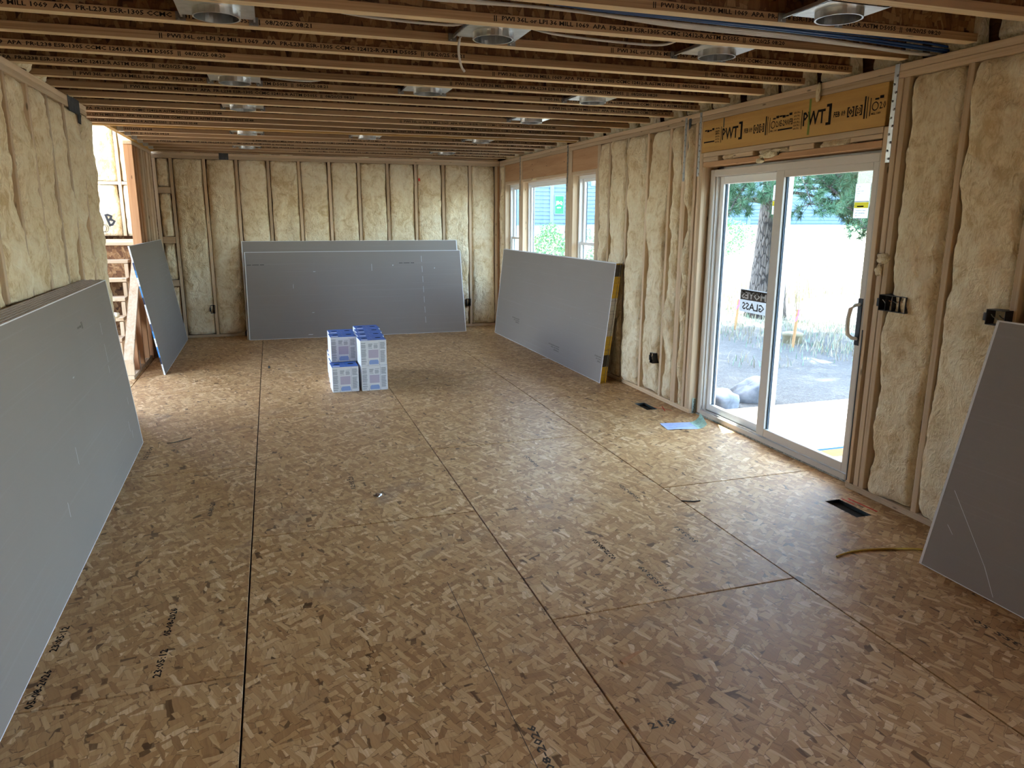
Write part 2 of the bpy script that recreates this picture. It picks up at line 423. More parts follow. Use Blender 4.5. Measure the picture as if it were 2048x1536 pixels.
def batt(parent, a, b, z0, z1, wall, seed=None, mat=None, x=None, puff=.028, gap=.02):
    # wall: 'R','L','B'; a..b along the wall, facing the room
    w, h = b-a, z1-z0; key = (round(w, 2), round(h, 2), seed if seed is not None else rnd.randrange(5), puff, gap)
    if key not in _bd: _bd[key] = batt_data(round(w, 2), round(h, 2), hash(key[:3]) % 9999+key[2], puff, gap).data('insulation_batt', mat or m_ins, True)
    o = ob('insulation_batt', _bd[key], parent)
    if wall == 'R': o.matrix_local = frame_mat((XR if x is None else x, b, z0), (0, -1, 0), (1, 0, 0), (0, 0, 1))
    elif wall == 'L': o.matrix_local = frame_mat((XL if x is None else x, a, z0), (0, 1, 0), (-1, 0, 0), (0, 0, 1))
    else: o.matrix_local = frame_mat((a, YB if x is None else x, z0), (1, 0, 0), (0, 1, 0), (0, 0, 1))
    return o
_md = {}
def member(name, x0, x1, y0, y1, z0, z1, mat, parent, c=.0025):
    # a length of lumber: origin at its low corner, mesh shared between equal sizes
    k = (round(x1-x0, 4), round(y1-y0, 4), round(z1-z0, 4), mat.name)
    if k not in _md: _md[k] = MB().cham(0, k[0], 0, k[1], 0, k[2], c).data(name, mat)
    return ob(name, _md[k], parent, (x0, y0, z0))

SD, SW = .14, .038              # stud depth, stud face
# ------------------------------------------------------------------ right wall
WIN = [(8.957, 9.590), (7.205, 8.783), (6.362, 6.990)]; WZ0, WZ1 = .60, 2.13
DY0, DY1, DZ = 2.41, 4.27, 2.052
mb = MB(); xs0, xs1 = XR+SD, XR+SD+.012
def sheath(y0, y1, z0, z1): mb.box(xs0, xs1, y0, y1, z0, z1)
sheath(-4.4, -3.0, -.3, ZS+.02); sheath(-3.0, -.6, -.3, .05); sheath(-3.0, -.6, 2.25, ZS+.02); sheath(-.6, DY0, -.3, ZS+.02); sheath(DY0, DY1, DZ, ZS+.02); sheath(DY0, DY1, -.3, -.02); sheath(DY1, WIN[2][0], -.3, ZS+.02)  # gap behind the camera is an unseen opening, added to let in daylight
ys = [WIN[2][0], WIN[2][1], WIN[1][0], WIN[1][1], WIN[0][0], WIN[0][1]]
for k in range(0, 6, 2): sheath(ys[k], ys[k+1], -.3, WZ0); sheath(ys[k], ys[k+1], WZ1, ZS+.02)
sheath(ys[1], ys[2], -.3, ZS+.02); sheath(ys[3], ys[4], -.3, ZS+.02); sheath(ys[5], 10.05, -.3, ZS+.02)
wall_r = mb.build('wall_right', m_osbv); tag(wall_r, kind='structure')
PZ0, PZ1, PZ2 = H-.076, H-.038, H
for (a, b) in ((-4.3, 1.2), (1.2, 6.05), (6.05, YB-.002)):
    member('top_plate', XR, XR+SD, a, b, PZ1, PZ2, m_wy, wall_r); 
for (a, b) in ((-4.3, 2.372), (2.372, 5.2), (5.2, YB-.002)): member('top_plate', XR, XR+SD, a, b, PZ0, PZ1-.001, m_wy, wall_r)
member('bottom_plate', XR, XR+SD, -4.3, DY0, 0, SW, m_wy, wall_r); member('bottom_plate', XR, XR+SD, DY1, YB-.002, 0, SW, m_wy, wall_r)
full = [9.845, 9.625, 6.250, 6.000, 5.592, 5.186, 4.780, 4.552, 4.515, 4.365, 2.305, 2.262, 1.867, 1.461, 1.055, .649, .243, -.163, -.569, -3.04, -3.4, -3.8]
for y in full: member('stud', XR, XR+SD, y, y+SW, SW, PZ0, m_wz, wall_r)
# king and trimmer studs beside the openings
for y, z in ((4.308, PZ0), (4.272, 2.16), (2.372, 2.16), (6.324, 2.165), (6.288, PZ0), (9.592, 2.165)): member('stud', XR, XR+SD, y, y+.036, SW, z, m_wz, wall_r)
for (a, b) in ((6.990, 7.205), (8.783, 8.957)):
    n = 5 if b-a > .2 else 4; d = (b-a)/n
    for k in range(n): member('stud', XR, XR+SD, a+k*d, a+(k+1)*d-.002, SW, PZ0 if 0 < k < n-1 else 2.165, m_wz, wall_r)
# headers
HZ0 = 2.165
hd = member('door_header', XR+.004, XR+.09, 2.41, 4.306, HZ0, PZ0-.001, m_lvl, wall_r)
for (a, b) in WIN: member('window_header', XR+.006, XR+.10, a-.036, b+.036, HZ0, PZ0-.001, wood('header_fir', (.55, .33, .18), (.42, .23, .11), 1, fine=14, var=.05) if a == WIN[0][0] else bpy.data.materials['header_fir'], wall_r)
for (a, b) in WIN: member('header_plate', XR, XR+SD, a, b, WZ1, HZ0, m_wy, wall_r)
member('header_plate', XR, XR+SD, 2.412, 4.270, 2.127, 2.163, m_wy, wall_r); member('header_plate', XR+.002, XR+SD, 2.412, 4.270, DZ, 2.089, m_fy, wall_r)
for (a, b, dz) in ((4.06, 4.268, 0), (3.62, 3.86, .004), (2.98, 3.22, 0), (2.413, 2.66, .008)): member('header_block', XR, XR+SD, a, b, 2.0905+dz, 2.1255, m_wy, wall_r)
for (a, b) in ((3.87, 4.05), (3.24, 3.61), (2.67, 2.97)):
    batt(wall_r, a, b, 2.088, 2.128, 'R', 3, puff=.014, gap=.004)
# trimmed jamb boards lining the rough openings on their far side
member('window_sill', XR, XR+SD, WIN[0][0], WIN[0][1], WZ0-.036, WZ0, m_wy, wall_r); member('window_sill', XR, XR+SD, WIN[1][0], WIN[1][1], WZ0-.036, WZ0, m_wy, wall_r); member('window_sill', XR, XR+SD, WIN[2][0], WIN[2][1], WZ0-.036, WZ0, m_wy, wall_r)
# batts between the studs
bays = [(9.665, 9.843), (6.04, 6.286), (5.632, 5.998), (5.226, 5.590), (4.820, 5.184), (4.592, 4.778), (4.405, 4.512), (1.907, 2.260), (1.501, 1.865), (1.095, 1.459), (.689, 1.053), (.283, .647), (-.123, .241), (-.529, -.165), (-3.36, -3.002), (-3.76, -3.402), (-4.2, -3.802)]
for i, (a, b) in enumerate(bays): batt(wall_r, a, b, SW+.005, PZ0-.004, 'R', i % 5, puff=.046, gap=.034)
for (a, b) in WIN: batt(wall_r, a+.01, b-.01, SW+.005, WZ0-.04, 'R', 1)
# batts tucked above the plate between the joist ends
rim_batt = batt_data(.335, .29, 5, .02, .012, 12, 12).data('rim_insulation', m_insw, True)
# galvanised straps
def strap(y, z0, z1, name='strap'):
    mb = MB().box(-.0016, 0, -.016, .016, 0, z1-z0)
    n = int((z1-z0)/.044)
    for k in range(n):
        yy = .008 if k % 2 else -.008; z = .02+k*.044
        mb.lathe([(.0075, 0), (.006, .005), (0, .0065)], 6, (0, 0, 0))
        for q in range(len(mb.v)-18, len(mb.v)):
            vx, vy, vz = mb.v[q]; mb.v[q] = (-.0016-vz, yy+vx, z+vy)
    o = mb.build(name, m_strap, wall_r, (XR-.0005, y, z0)); return o
strap(2.356, 1.962, 2.482); strap(4.334, 1.985, 2.478); strap(4.556, 1.955, 2.462); strap(7.16, 1.95, 2.478); strap(8.905, 1.95, 2.478)
member('felt_strip', XR-.003, XR-.001, 4.476, 4.512, 2.19, 2.45, m_felt, wall_r, .0005)
member('felt_strip', XR-.003, XR-.001, 2.395, 2.404, .05, 1.0, m_felt, wall_r, .0005)
# print on the door header
hx = XR+.0034
def hprint(s, y, z, w, h, m=m_ink): lettering('header_print', s, w, h, m, (hx, y, z), (0, -1, 0), (0, 0, 1), wall_r)
def hblock(y, z, w, h, m=m_ink): MB().quad((hx, y, z), (hx, y-w, z), (hx, y-w, z+h), (hx, y, z+h)).build('header_print', m, wall_r)
HTOP, HLOW = 4.295, 2.415
def hp_(t, y, z, w, h, m=m_ink):
    if HLOW < y-w and y < HTOP: hprint(t, y, z, w, h, m)
def hb_(y, z, w, h, m=m_ink):
    if HLOW < y-w and y < HTOP: hblock(y, z, w, h, m)
for y0 in (4.42, 3.50, 2.58):
    hb_(y0, 2.222, .012, .125); hb_(y0-.022, 2.222, .006, .120); hb_(y0-.045, 2.232, .006, .10)
    if y0-.11 < HTOP: MB().lathe([(.019, 0), (.025, 0)], 20).build('header_print', m_ink, wall_r).matrix_local = frame_mat((hx, y0-.085, 2.282), (0, -1, 0), (0, 0, 1), (-1, 0, 0))
    hp_('2.0E-2900FB' if y0 > 2.6 else '2.0', y0-.118, 2.262, .175 if y0 > 2.6 else .045, .042)
    for k in range(6): hb_(y0-.08-.034*k, 2.316+.004*(k % 3), .030, .010+.006*(k % 2))
    hp_('MILL 1089', y0-.06, 2.236, .07, .013); hb_(y0-.14, 2.236, .15, .010)
    for k in range(6): hp_('APA PR-L', y0-.298, 2.226+.020*k, .062, .012)
    hb_(y0-.375, 2.222, .007, .118)
    hp_('PWT', y0-.392, 2.238, .205, .085)
    hp_(']', y0-.605, 2.222, .045, .125)
    hp_('FEB 09', y0-.672, 2.258, .098, .034)
    for yy, t in ((.79, '0'), (.855, '23')): hp_('[ ]', y0-yy+.004, 2.246, .056, .058); hp_(t, y0-yy-.008, 2.258, .032, .034)
hblock(4.02, 2.33, .012, .07, plain('dark_teal_smear', (.02, .06, .06), .7, .2)); hblock(3.06, 2.18, .020, .22, plain('green_chalk', (.24, .30, .08), .9, .1))

# ------------------------------------------------------------------ back wall (continues behind the stairs)
XBL = -3.75
mb = MB(); mb.box(XBL-.2, XR+SD, YB+SD, YB+SD+.012, -.3, 4.8)
wall_b = mb.build('wall_back', m_osbv); tag(wall_b, kind='structure')
member('top_plate', -2.45, XR-.001, YB, YB+SD, PZ1, PZ2, m_wx, wall_b)
for a, b in ((-2.45, -.2), (-.199, XR-.001)): member('top_plate', a, b, YB, YB+SD, PZ0, PZ1-.001, m_wx, wall_b)
for a, b in ((-2.45, .9), (.901, XR-.001)): member('bottom_plate', a, b, YB, YB+SD, 0, SW, m_wx, wall_b)
bst = [-2.249+.4093*k for k in range(11)]+[2.253]
for x in bst: member('stud', x, x+SW, YB, YB+SD, SW, PZ0, m_wz, wall_b)
member('stud', 2.293, XR-.002, YB, YB+SD, SW, PZ0, m_fz, wall_b); member('stud', -2.45, -2.412, YB, YB+SD, SW, PZ0, m_wz, wall_b)
for i in range(11): batt(wall_b, bst[i]+SW+.002, bst[i+1]-.002, SW+.004, PZ0-.004, 'B', 10+i % 6, puff=.030, gap=.012)
zz = [.72, 1.30, 1.95]; zp = SW
for z in zz+[None]:
    top = (z if z else PZ0)-.004
    batt(wall_b, -2.411, -2.251, zp+.004, top, 'B', 2, puff=.02, gap=.012)
    if z: member('wall_block', -2.411, -2.250, YB+.005, YB+SD, z, z+.085, m_wx, wall_b); zp = z+.085
# stairwell stretch
for x in (-3.70, -3.30, -2.875, -2.56): member('stud', x, x+SW, YB, YB+SD, 1.40, 4.75, m_wz, wall_b)
for a, b in ((-3.66, -3.302), (-3.26, -2.877), (-2.835, -2.562)):
    member('wall_block', a, b, YB+.002, YB+SD, 2.055, 2.095, m_wx, wall_b)
    batt(wall_b, a, b, 1.40, 2.05, 'B', 4, m_insw, puff=.035); batt(wall_b, a, b, 2.10, 2.95, 'B', 3, m_insw, puff=.035); batt(wall_b, a, b, 2.96, 4.7, 'B', 3, m_insw, puff=.035)
member('felt_strip', -1.62, -1.50, YB-.003, YB-.001, PZ0-.004, PZ2+.004, m_felt, wall_b, .0005)
member('felt_strip', -1.46, -1.34, YB-.003, YB-.001, .0, .085, m_felt, wall_b, .0005)
MB().quad((1.082, YB-.0008, 2.17), (1.108, YB-.0008, 2.17), (1.106, YB-.0008, 2.21), (1.080, YB-.0008, 2.21)).build('red_mark', m_red, wall_b)
lettering('batt_scribble', 'B', .10, .16, m_kcable, (-3.02, YB-.075, 1.52), (1, 0, .3), (-.3, 0, 1), wall_b)
MB().tube([(-3.11+.05*math.sin(a*3)+.012*a, YB-.075, 1.50+.05*math.cos(a*3)) for a in np.linspace(0, 3.4, 26)], .003, 5).build('batt_scribble', m_kcable, wall_b)

# ------------------------------------------------------------------ left wall
mb = MB(); mb.box(XL-SD-.012, XL-SD, -4.4, 5.66, -.3, ZS); mb.box(XBL, XL-SD, 5.648, 5.66, -.3, ZS)
wall_l = mb.build('wall_left', m_osbv); tag(wall_l, kind='structure')
member('top_plate', XL-SD, XL, -4.3, 3.2, PZ1, PZ2, m_wy, wall_l); member('top_plate', XL-SD, XL, 3.201, 5.64, PZ1, PZ2, m_wy, wall_l)
member('top_plate', XL-SD, XL, -4.3, 5.64, PZ0, PZ1-.001, m_wy, wall_l); member('bottom_plate', XL-SD, XL, -4.3, 5.64, 0, SW, m_wy, wall_l)
lst = [5.60, 5.305, 4.905, 4.495, 4.085, 3.672, 3.262, 2.855, 2.449, 2.042, 1.636, 1.229, .823, .417, .01, -.396, -.803, -1.21, -1.62, -2.02, -2.43, -2.83, -3.24, -3.65]
for y in lst: member('stud', XL-SD, XL, y, y+SW, SW, PZ0, m_wz, wall_l)
for i in range(len(lst)-1): batt(wall_l, lst[i+1]+SW+.002, lst[i]-.002, SW+.004, PZ0-.004, 'L', 20+i % 6, m_ins, puff=.036, gap=.030)
batt(wall_l, 5.45, 5.655, SW+.1, PZ0-.03, 'L', 31, m_ins, x=XL+.02, puff=.03, gap=.02)
mb = MB().box(-.0015, .0015, 0, .33, -.10, .006); mb.box(-.0015, .0015, .24, .36, -.16, -.09); mb.build('felt_strip', m_felt, wall_l, (XL+.004, 5.06, PZ2))

# ------------------------------------------------------------------ unseen end of the room behind the camera: window wall
mb = MB(); y0, y1 = -4.42, -4.3
for (a, b, c, d) in ((XL-SD, XR+SD, -.3, ZS),): mb.box(a, b, y0, y1, c, d)
wall_f = mb.build('wall_front', m_osbv); tag(wall_f, kind='structure')

# ------------------------------------------------------------------ stairwell shell
mb = MB(); X0 = XBL-.152
mb.box(X0, X0+.012, 6.75, 10.05, -.3, 1.85); mb.box(X0, X0+.012, 5.64, 10.05, 3.9, 4.8); mb.box(X0, X0+.012, 5.64, 7.2, 2.15, 3.9); mb.box(X0, X0+.012, 6.75, 7.2, 1.85, 2.15); mb.box(X0, X0+.012, 9.6, 10.05, 1.85, 3.9)
mb.box(X0, -2.45, 5.64, 10.05, 4.78, 4.80); mb.box(X0, -2.45, 6.95, 6.96, ZS, 4.8)
wall_s = mb.build('wall_stair', m_insw); tag(wall_s, kind='structure')
MB().box(-2.452, -2.44, 6.95, 10.05, ZS, 4.8).build('upper_panel', m_insw, wall_s)

# ------------------------------------------------------------------ ceiling: open I-joists under the floor above
mb = MB(); mb.box(-2.45, XR+SD+.012, -4.42, 10.05, ZS, ZS+.02); mb.box(XBL-.15, -2.45, 5.64, 6.96, ZS, ZS+.02)
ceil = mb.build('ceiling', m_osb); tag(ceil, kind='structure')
FW, FH, JX0, JX1 = .064, .038, -2.40, 2.262
_jm = {}
def joist(y, x0=JX0, x1=JX1, starts=(), date='08/20/25 08:20', mill='36', name='floor_joist'):
    L = round(x1-x0, 3)
    if L not in _jm:
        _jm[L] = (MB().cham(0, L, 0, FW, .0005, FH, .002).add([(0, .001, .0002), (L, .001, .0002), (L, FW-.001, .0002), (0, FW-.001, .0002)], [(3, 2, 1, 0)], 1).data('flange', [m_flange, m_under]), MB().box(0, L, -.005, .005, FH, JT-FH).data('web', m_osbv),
                  MB().box(0, L, 0, FW, JT-FH, JT-.0005).data('flange', m_flange))
    a, b, c = _jm[L]
    j = ob(name, a, ceil, (x0, y, H+.0005)); ob('web', b, j, (0, FW/2, 0)); ob('top_flange', c, j)
    body = '||  PWI %sL or LPI %s MILL 1069  APA  PR-L238 ESR-1305 CCMC 12412-R ASTM D5055  ||  %s' % (mill, mill, date)
    for s in starts:
        # print fits the flange edge; what would run past the end is cut off with the board
        if s+1.51 > x1-x0+x0: 
            n = int(len(body)*max(0, (x1-.02-s))/1.51); 
            if n < 6: continue
            t = body[:n]; w = 1.51*n/len(body)
        elif s < x0:
            n = int(len(body)*(x0+.02-s)/1.51)
            if n > len(body)-6: continue
            t = body[n:]; w = 1.51*(len(body)-n)/len(body); s = x0+.02
        else: t, w = body, 1.51
        lettering('joist_print', t, w, .0245, m_ink, (s-x0, -.0006, .0065), (1, 0, 0), (0, 0, 1), j)
JS = {-4: (), -3: (-1.0,), -2: (), -1: (.522,), 0: (-.034, -3.05), 1: (.72, -2.293), 2: (-1.471, 1.538), 3: (.318, -2.711), 4: (.15, -2.891), 5: (-2.104, .92), 6: (-1.891, 1.14),
      7: (), 8: (), 9: (.161, -2.86), 10: (.423, -2.614), 11: (-.096, -3.119)}
for k, st in JS.items():
    date = ('08/20/25 08:20' if k in (-1, 0, 3, 4) else '08/20/25 08:21') if k < 7 else '09/30/25 05:48'
    y = 2.225+.4064*k
    joist(y, JX0 if y < 5.5 else XBL, JX1, st, date)
beam = member('ceiling_beam', XBL, JX1+.05, 6.865, 6.955, H-.001, ZS-.001, m_lvlx, ceil)
JF = [(7.36, (-3.6, 1.0)), (7.76, (-3.5, -.12, 1.5)), (8.16, (-1.15, 1.9)), (8.56, (-2.2, .4)), (8.96, (-1.4, .75)), (9.36, (-.6, 1.2)), (9.76, ())]
for y, st in JF: joist(y, -2.40, JX1, st, '01/16/26 04:24', '53')
# header on the stair side with joist hangers
member('stair_header', -2.452, -2.402, 6.956, 9.86, H+.001, ZS-.002, m_lvl, ceil)
hang = MB().box(0, .0015, -.004, FW+.004, -.002, .11); hang.box(0, .055, -.005, -.003, -.002, .10); hang.box(0, .055, FW+.003, FW+.005, -.002, .10); hang.box(0, .055, -.005, FW+.005, -.004, -.002)
hang.box(-.0, .0015, -.035, -.004, -.002, .11)
hd_ = hang.data('joist_hanger', m_galv)
for y, _ in JF[:-1]: ob('joist_hanger', hd_, ceil, (-2.4005, y, H))
# insulation tucked between joist ends over the right and left plates
yk = [2.225+.4064*k for k in range(-4, 12)]
for i, y in enumerate(yk):
    o = ob('rim_insulation', rim_batt, wall_r); o.matrix_local = frame_mat((XR+.035+.015*math.sin(i*2.1), y+FW+.34, H+.001), (0, -1, 0), (1, 0, 0), (0, 0, 1))
    if y < 5.2:
        o = ob('rim_insulation', rim_batt, wall_l); o.matrix_local = frame_mat((XL-.02+.05*math.sin(i*1.7), y+FW, H+.001), (0, 1, 0), (-1, 0, 0), (0, 0, 1))
for y, _ in JF[:-1]:
    o = ob('rim_insulation', rim_batt, wall_r); o.matrix_local = frame_mat((XR+.04, y+FW+.335, H+.001), (0, -1, 0), (1, 0, 0), (0, 0, 1))
mb = MB().box(XR+.12, XR+SD+.01, -4.3, 10.0, H, ZS); mb.box(XL-SD, XL-.12, -4.3, 5.64, H, ZS); mb.box(-2.4, XR, YB+.03, YB+.06, H, ZS)
mb.build('rim_board', m_osbv, ceil)
# tufts of batt hanging over the plates
def tuft_mesh(seed, sx, sy, sz):
    rr = random.Random(seed); mb = MB(); n, m = 10, 8; o = Vector((rr.uniform(0, 90), 0, 0))
    for j in range(m+1):
        th = math.pi*j/m
        for i in range(n):
            ph = 2*math.pi*i/n; d = Vector((math.sin(th)*math.cos(ph), math.sin(th)*math.sin(ph), math.cos(th)))
            k = 1+.5*mnoise.noise(o+d*2.2); mb.v.append((d.x*sx*k, d.y*sy*k, d.z*sz*k))
    for j in range(m):
        for i in range(n): mb.f.append((j*n+i, j*n+(i+1) % n, (j+1)*n+(i+1) % n, (j+1)*n+i)); mb.m.append(0)
    return mb
for (x, y, z, sx, sy, sz, s) in ((XR-.008, 2.97, H-.055, .012, .022, .055, 1), (XR-.01, 3.42, 2.085, .012, .10, .022, 2), (XR-.02, 3.50, 2.05, .012, .05, .018, 3), (XR-.006, 2.30, 1.43, .02, .05, .03, 4), (XR-.012, 2.32, 1.36, .012, .025, .03, 6), (XR+.03, 4.45, .06, .025, .035, .05, 5), (XR-.01, 8.3, 2.14, .01, .10, .012, 8)):
    tuft_mesh(s, sx, sy, sz).build('batt_tuft', m_insw, wall_r, (x, y, z), True)
for (x, s) in ((-1.02, 3), (-.75, 4), (-2.0, 5), (.3, 6), (1.2, 7)): tuft_mesh(s+20, .09, .02, .016).build('batt_tuft', m_insw, wall_b, (x, YB-.012, PZ2+.008), True)

# ------------------------------------------------------------------ windows
def window(n, a, b, hung):
    root = MB()
    X0, X1 = XR+.075, XR+SD+.02; fw = .035
    root.box(X0, X1, a+.004, a+fw, WZ0+.005, WZ1-.008); root.box(X0, X1, b-fw, b-.004, WZ0+.005, WZ1-.008)
    root.box(X0, X1, a+fw, b-fw, WZ0+.005, WZ0+fw+.005); root.box(X0, X1, a+fw, b-fw, WZ1-fw-.008, WZ1-.008)
    w = root.build('window_%d' % n, m_vinyl); tag(w, kind='structure')
    mz = 1.36; i0, i1 = a+fw, b-fw; z0, z1 = WZ0+fw+.005, WZ1-fw-.008
    def sash(nm, x, za, zb):
        t = .032; mb = MB()
        mb.box(x, x+.03, i0, i0+t, za, zb); mb.box(x, x+.03, i1-t, i1, za, zb); mb.box(x, x+.03, i0+t, i1-t, za, za+t); mb.box(x, x+.03, i0+t, i1-t, zb-t, zb)
        s_ = mb.build(nm, m_vinyl, w)
        MB().box(x+.013, x+.017, i0+t, i1-t, za+t, zb-t).build('pane', m_glass, s_)
        MB().box(x+.030, x+.034, i1-t-.012, i1-t, za+t, zb-t).build('gasket', m_gasket, s_)
    if hung: sash('sash', X0+.015, z0, mz+.018); sash('sash', X0+.045, mz-.018, z1)
    else: sash('sash', X0+.03, z0, z1)
    return w
w1 = window(1, *WIN[0], True); w2 = window(2, *WIN[1], False); w3 = window(3, *WIN[2], True)
# round maker's sticker on the middle pane and writing on the narrow one, printed to be read from outside
xg = XR+.075+.042
st = MB(); n = 24
st.add([(0, .17*math.cos(2*math.pi*k/n), .17*math.sin(2*math.pi*k/n)) for k in range(n)], [tuple(range(n))])
s0 = st.build('round_sticker', plain('pale_sticker', (.72, .80, .84), .5, .3), w2, (xg, 7.345, 1.48))
m_steel_blue = plain('blue_print', (.05, .16, .28), .6, .2)
lettering('sticker_print', 'OUR', .22, .07, m_steel_blue, (-.001, -.08, .055), (0, 1, .12), (0, -.12, 1), s0)
lettering('sticker_print', '22.', .15, .09, m_steel_blue, (-.001, -.03, -.10), (0, 1, 0), (0, 0, 1), s0)
MB().quad((-.001, -.15, -.006), (-.001, .16, -.006), (-.001, .16, .006), (-.001, -.15, .006)).build('sticker_print', m_steel_blue, s0)
lettering('pane_writing', '27', .20, .22, m_kcable, (XR+.13, 9.02, 1.72), (0, 1, 0), (0, 0, 1), w1)

# ------------------------------------------------------------------ sliding glass door
mb = MB(); fx0, fx1 = XR+.068, XR+SD+.03; fa, fb = DY0+.030, DY1-.018; fz0, fz1 = .012, 2.030
mb.cham(fx0, fx1, fb-.052, fb, fz0, fz1, .003); mb.cham(fx0, fx1, fa, fa+.045, fz0, fz1, .003)
mb.cham(fx0, fx1, fa+.045, fb-.052, fz1-.052, fz1, .003); mb.cham(fx0-.004, fx1, fa+.045, fb-.052, fz0-.012, fz0+.034, .003)
door = mb.build('door_1', m_almond); tag(door, kind='structure')
nf = MB()
for (a, b, c, d) in ((DY0-.03, fa+.01, -.02, DZ+.04), (fb-.01, DY1+.03, -.02, DZ+.04), (DY0, DY1, fz1-.012, DZ+.04), (DY0, DY1, -.05, .02)): nf.box(XR+SD+.013, XR+SD+.028, a, b, c, d)
nf.build('nail_fin', m_vinyl, door)
MB().box(fx0+.012, fx0+.018, fa+.045, fb-.052, fz0+.034, fz0+.046).build('track_rail', m_galv, door); MB().box(fx0+.055, fx0+.061, fa+.045, fb-.052, fz0+.034, fz0+.046).build('track_rail', m_galv, door)
MB().box(fx0+.02, fx0+.05, fb-.068, fb-.052, fz0+.034, fz1-.052).build('jamb_channel', m_vinyl, door)
def leaf(nm, x, ya, yb, za, zb, sa, sb, rt, rb, mat):
    mb = MB()
    mb.cham(x, x+.036, ya, ya+sa, za, zb, .003); mb.cham(x, x+.036, yb-sb, yb, za, zb, .003)
    mb.cham(x, x+.036, ya+sa, yb-sb, za, za+rb, .003); mb.cham(x, x+.036, ya+sa, yb-sb, zb-rt, zb, .003)
    o = mb.build(nm, mat, door)
    MB().box(x+.016, x+.020, ya+sa, yb-sb, za+rb, zb-rt).build('pane', m_glass, o)
    g = MB(); y0, y1 = ya+sa, yb-sb; z0, z1 = za+rb, zb-rt
    g.box(x+.030, x+.040, y1-.020, y1, z0, z1); g.box(x+.030, x+.040, y0, y0+.010, z0, z1); g.build('glazing_bead', m_vinyl, o)
    MB().box(x+.021, x+.030, y1-.012, y1, z0, z1).build('gasket', m_gasket, o)
    return o
fixed = leaf('fixed_panel', fx0+.046, 3.33, fb-.054, fz0+.040, fz1-.054, .075, .070, .058, .055, m_vinyl)
slide = leaf('sliding_panel', fx0+.004, fa+.047, 3.428, fz0+.042, fz1-.046, .046, .088, .052, .060, m_almond)
hp = MB().tube([(0, 0, .115), (-.030, .012, .108), (-.052, .022, .085), (-.060, .026, .03), (-.060, .026, -.03), (-.052, .022, -.075), (-.030, .012, -.095), (0, 0, -.10)], [.010, .012, .013, .013, .013, .013, .012, .010], 10)
hd2 = hp.build('pull_handle', m_vinyl, slide, (fx0+.004, fa+.075, 1.025), True)
MB().box(-.004, .002, -.018, .018, -.14, .15).build('handle_plate', m_black, hd2)
xf, xsl = fx0+.046+.0155, fx0+.004+.0155
def label_sticker(x, y, z):
    s_ = MB().quad((0, .060, 0), (0, -.060, 0), (0, -.060, .205), (0, .060, .205)).build('glass_label', m_label, door, (x, y, z))
    MB().quad((-.001, .058, .060), (-.001, -.058, .060), (-.001, -.058, .095), (-.001, .058, .095)).build('label_band', m_yellow, s_)
    MB().quad((-.0013, .034, .066), (-.0013, -.020, .066), (-.0013, -.020, .074), (-.0013, .034, .074)).build('label_print', m_ink, s_)
    MB().quad((-.001, .058, .097), (-.001, -.058, .097), (-.001, -.058, .101), (-.001, .058, .101)).build('label_rule', m_inkf, s_)
    for k, (t, w) in enumerate((('Tempered Glass', .085), ('SAFETY GLAZING MATERIAL', .08), ('ANSI Z97.1', .05))): lettering('label_print', t, w, .010-.002*k, m_inkf, (-.001, .046, .040-.014*k), (0, -1, 0), (0, 0, 1), s_)
    for k, (t, w) in enumerate((('XO  5068', .03), ('CLEAR', .02), ('2514 71059', .062), ('LOW-E', .03), ('U .29', .016))): lettering('label_print', t, w, .0065, m_inkf, (-.001, .052, .185-.014*k), (0, -1, 0), (0, 0, 1), s_)
label_sticker(xsl, 2.612, 1.655); label_sticker(xf, 3.462, 1.68)
# glazier's sign, stuck on to be read from outside, so it reads backwards in here
sg = MB().quad((0, .172, -.088), (0, -.172, -.088), (0, -.172, .088), (0, .172, .088)).build('glazier_sign', paper('sign_film', (.26, .26, .26)), door, (xf-.0016, 3.655, 1.030))
MB().quad((-.0006, -.166, .006), (-.0006, .166, .006), (-.0006, .166, .082), (-.0006, -.166, .082)).build('sign_panel', plain('sign_dark', (.10, .085, .075), .6, .2), sg)
lettering('sign_print', 'MOYES', .305, .055, m_offwhite, (-.0012, -.152, .014), (0, 1, 0), (0, 0, 1), sg)
lettering('sign_print', 'GLASS', .275, .058, plain('sign_black', (.05, .045, .04), .6, .2), (-.0006, -.138, -.070), (0, 1, 0), (0, 0, 1), sg)
lettering('sign_print', 'MOYES GLASS', .285, .026, m_ink, (-.0016, .145, .052), (0, -1, 0), (0, 0, 1), sg)
# flashing tape at the foot of the far jamb and torn papers under the sill
fl = MB().box(.0, .038, 0, .0015, 0, .135).build('flashing_tape', plain('pale_green_tape', (.46, .55, .48), .6, .2), door, (XR+.03, DY1-.0035, .0))
lettering('tape_print', 'Protecto', .12, .030, m_ink, (.034, -.001, .008), (0, 0, 1), (-1, 0, 0), fl)
MB().box(XR+.062, XR+.075, DY0+.03, DY1-.02, 0, .011).build('sill_shim', plain('sill_paper', (.30, .30, .26), .8, .2, var=.6, vs=60), door)

# ------------------------------------------------------------------ floor register boots
for (a, b, c, d), lab in zip(VENTS, ('open sheet metal duct boot in the floor near the paper leaflet', 'open sheet metal duct boot in the floor beside the propped right-hand drywall')):
    r = MB()
    r.box(a, a+.001, c, d, -.16, -.001); r.box(b-.001, b, c, d, -.16, -.001); r.box(a, b, c, c+.001, -.16, -.001); r.box(a, b, d-.001, d, -.16, -.001); r.box(a, b, c, d, -.161, -.16)
    mbv = MB(); mbv.v = [(x-(a+b)/2, y-(c+d)/2, z) for x, y, z in r.v]; mbv.f = r.f; mbv.m = r.m
    o = mbv.build('duct_boot', m_galvd, None, ((a+b)/2, (c+d)/2, 0)); tag(o, lab, 'floor vent', 'floor duct boots')

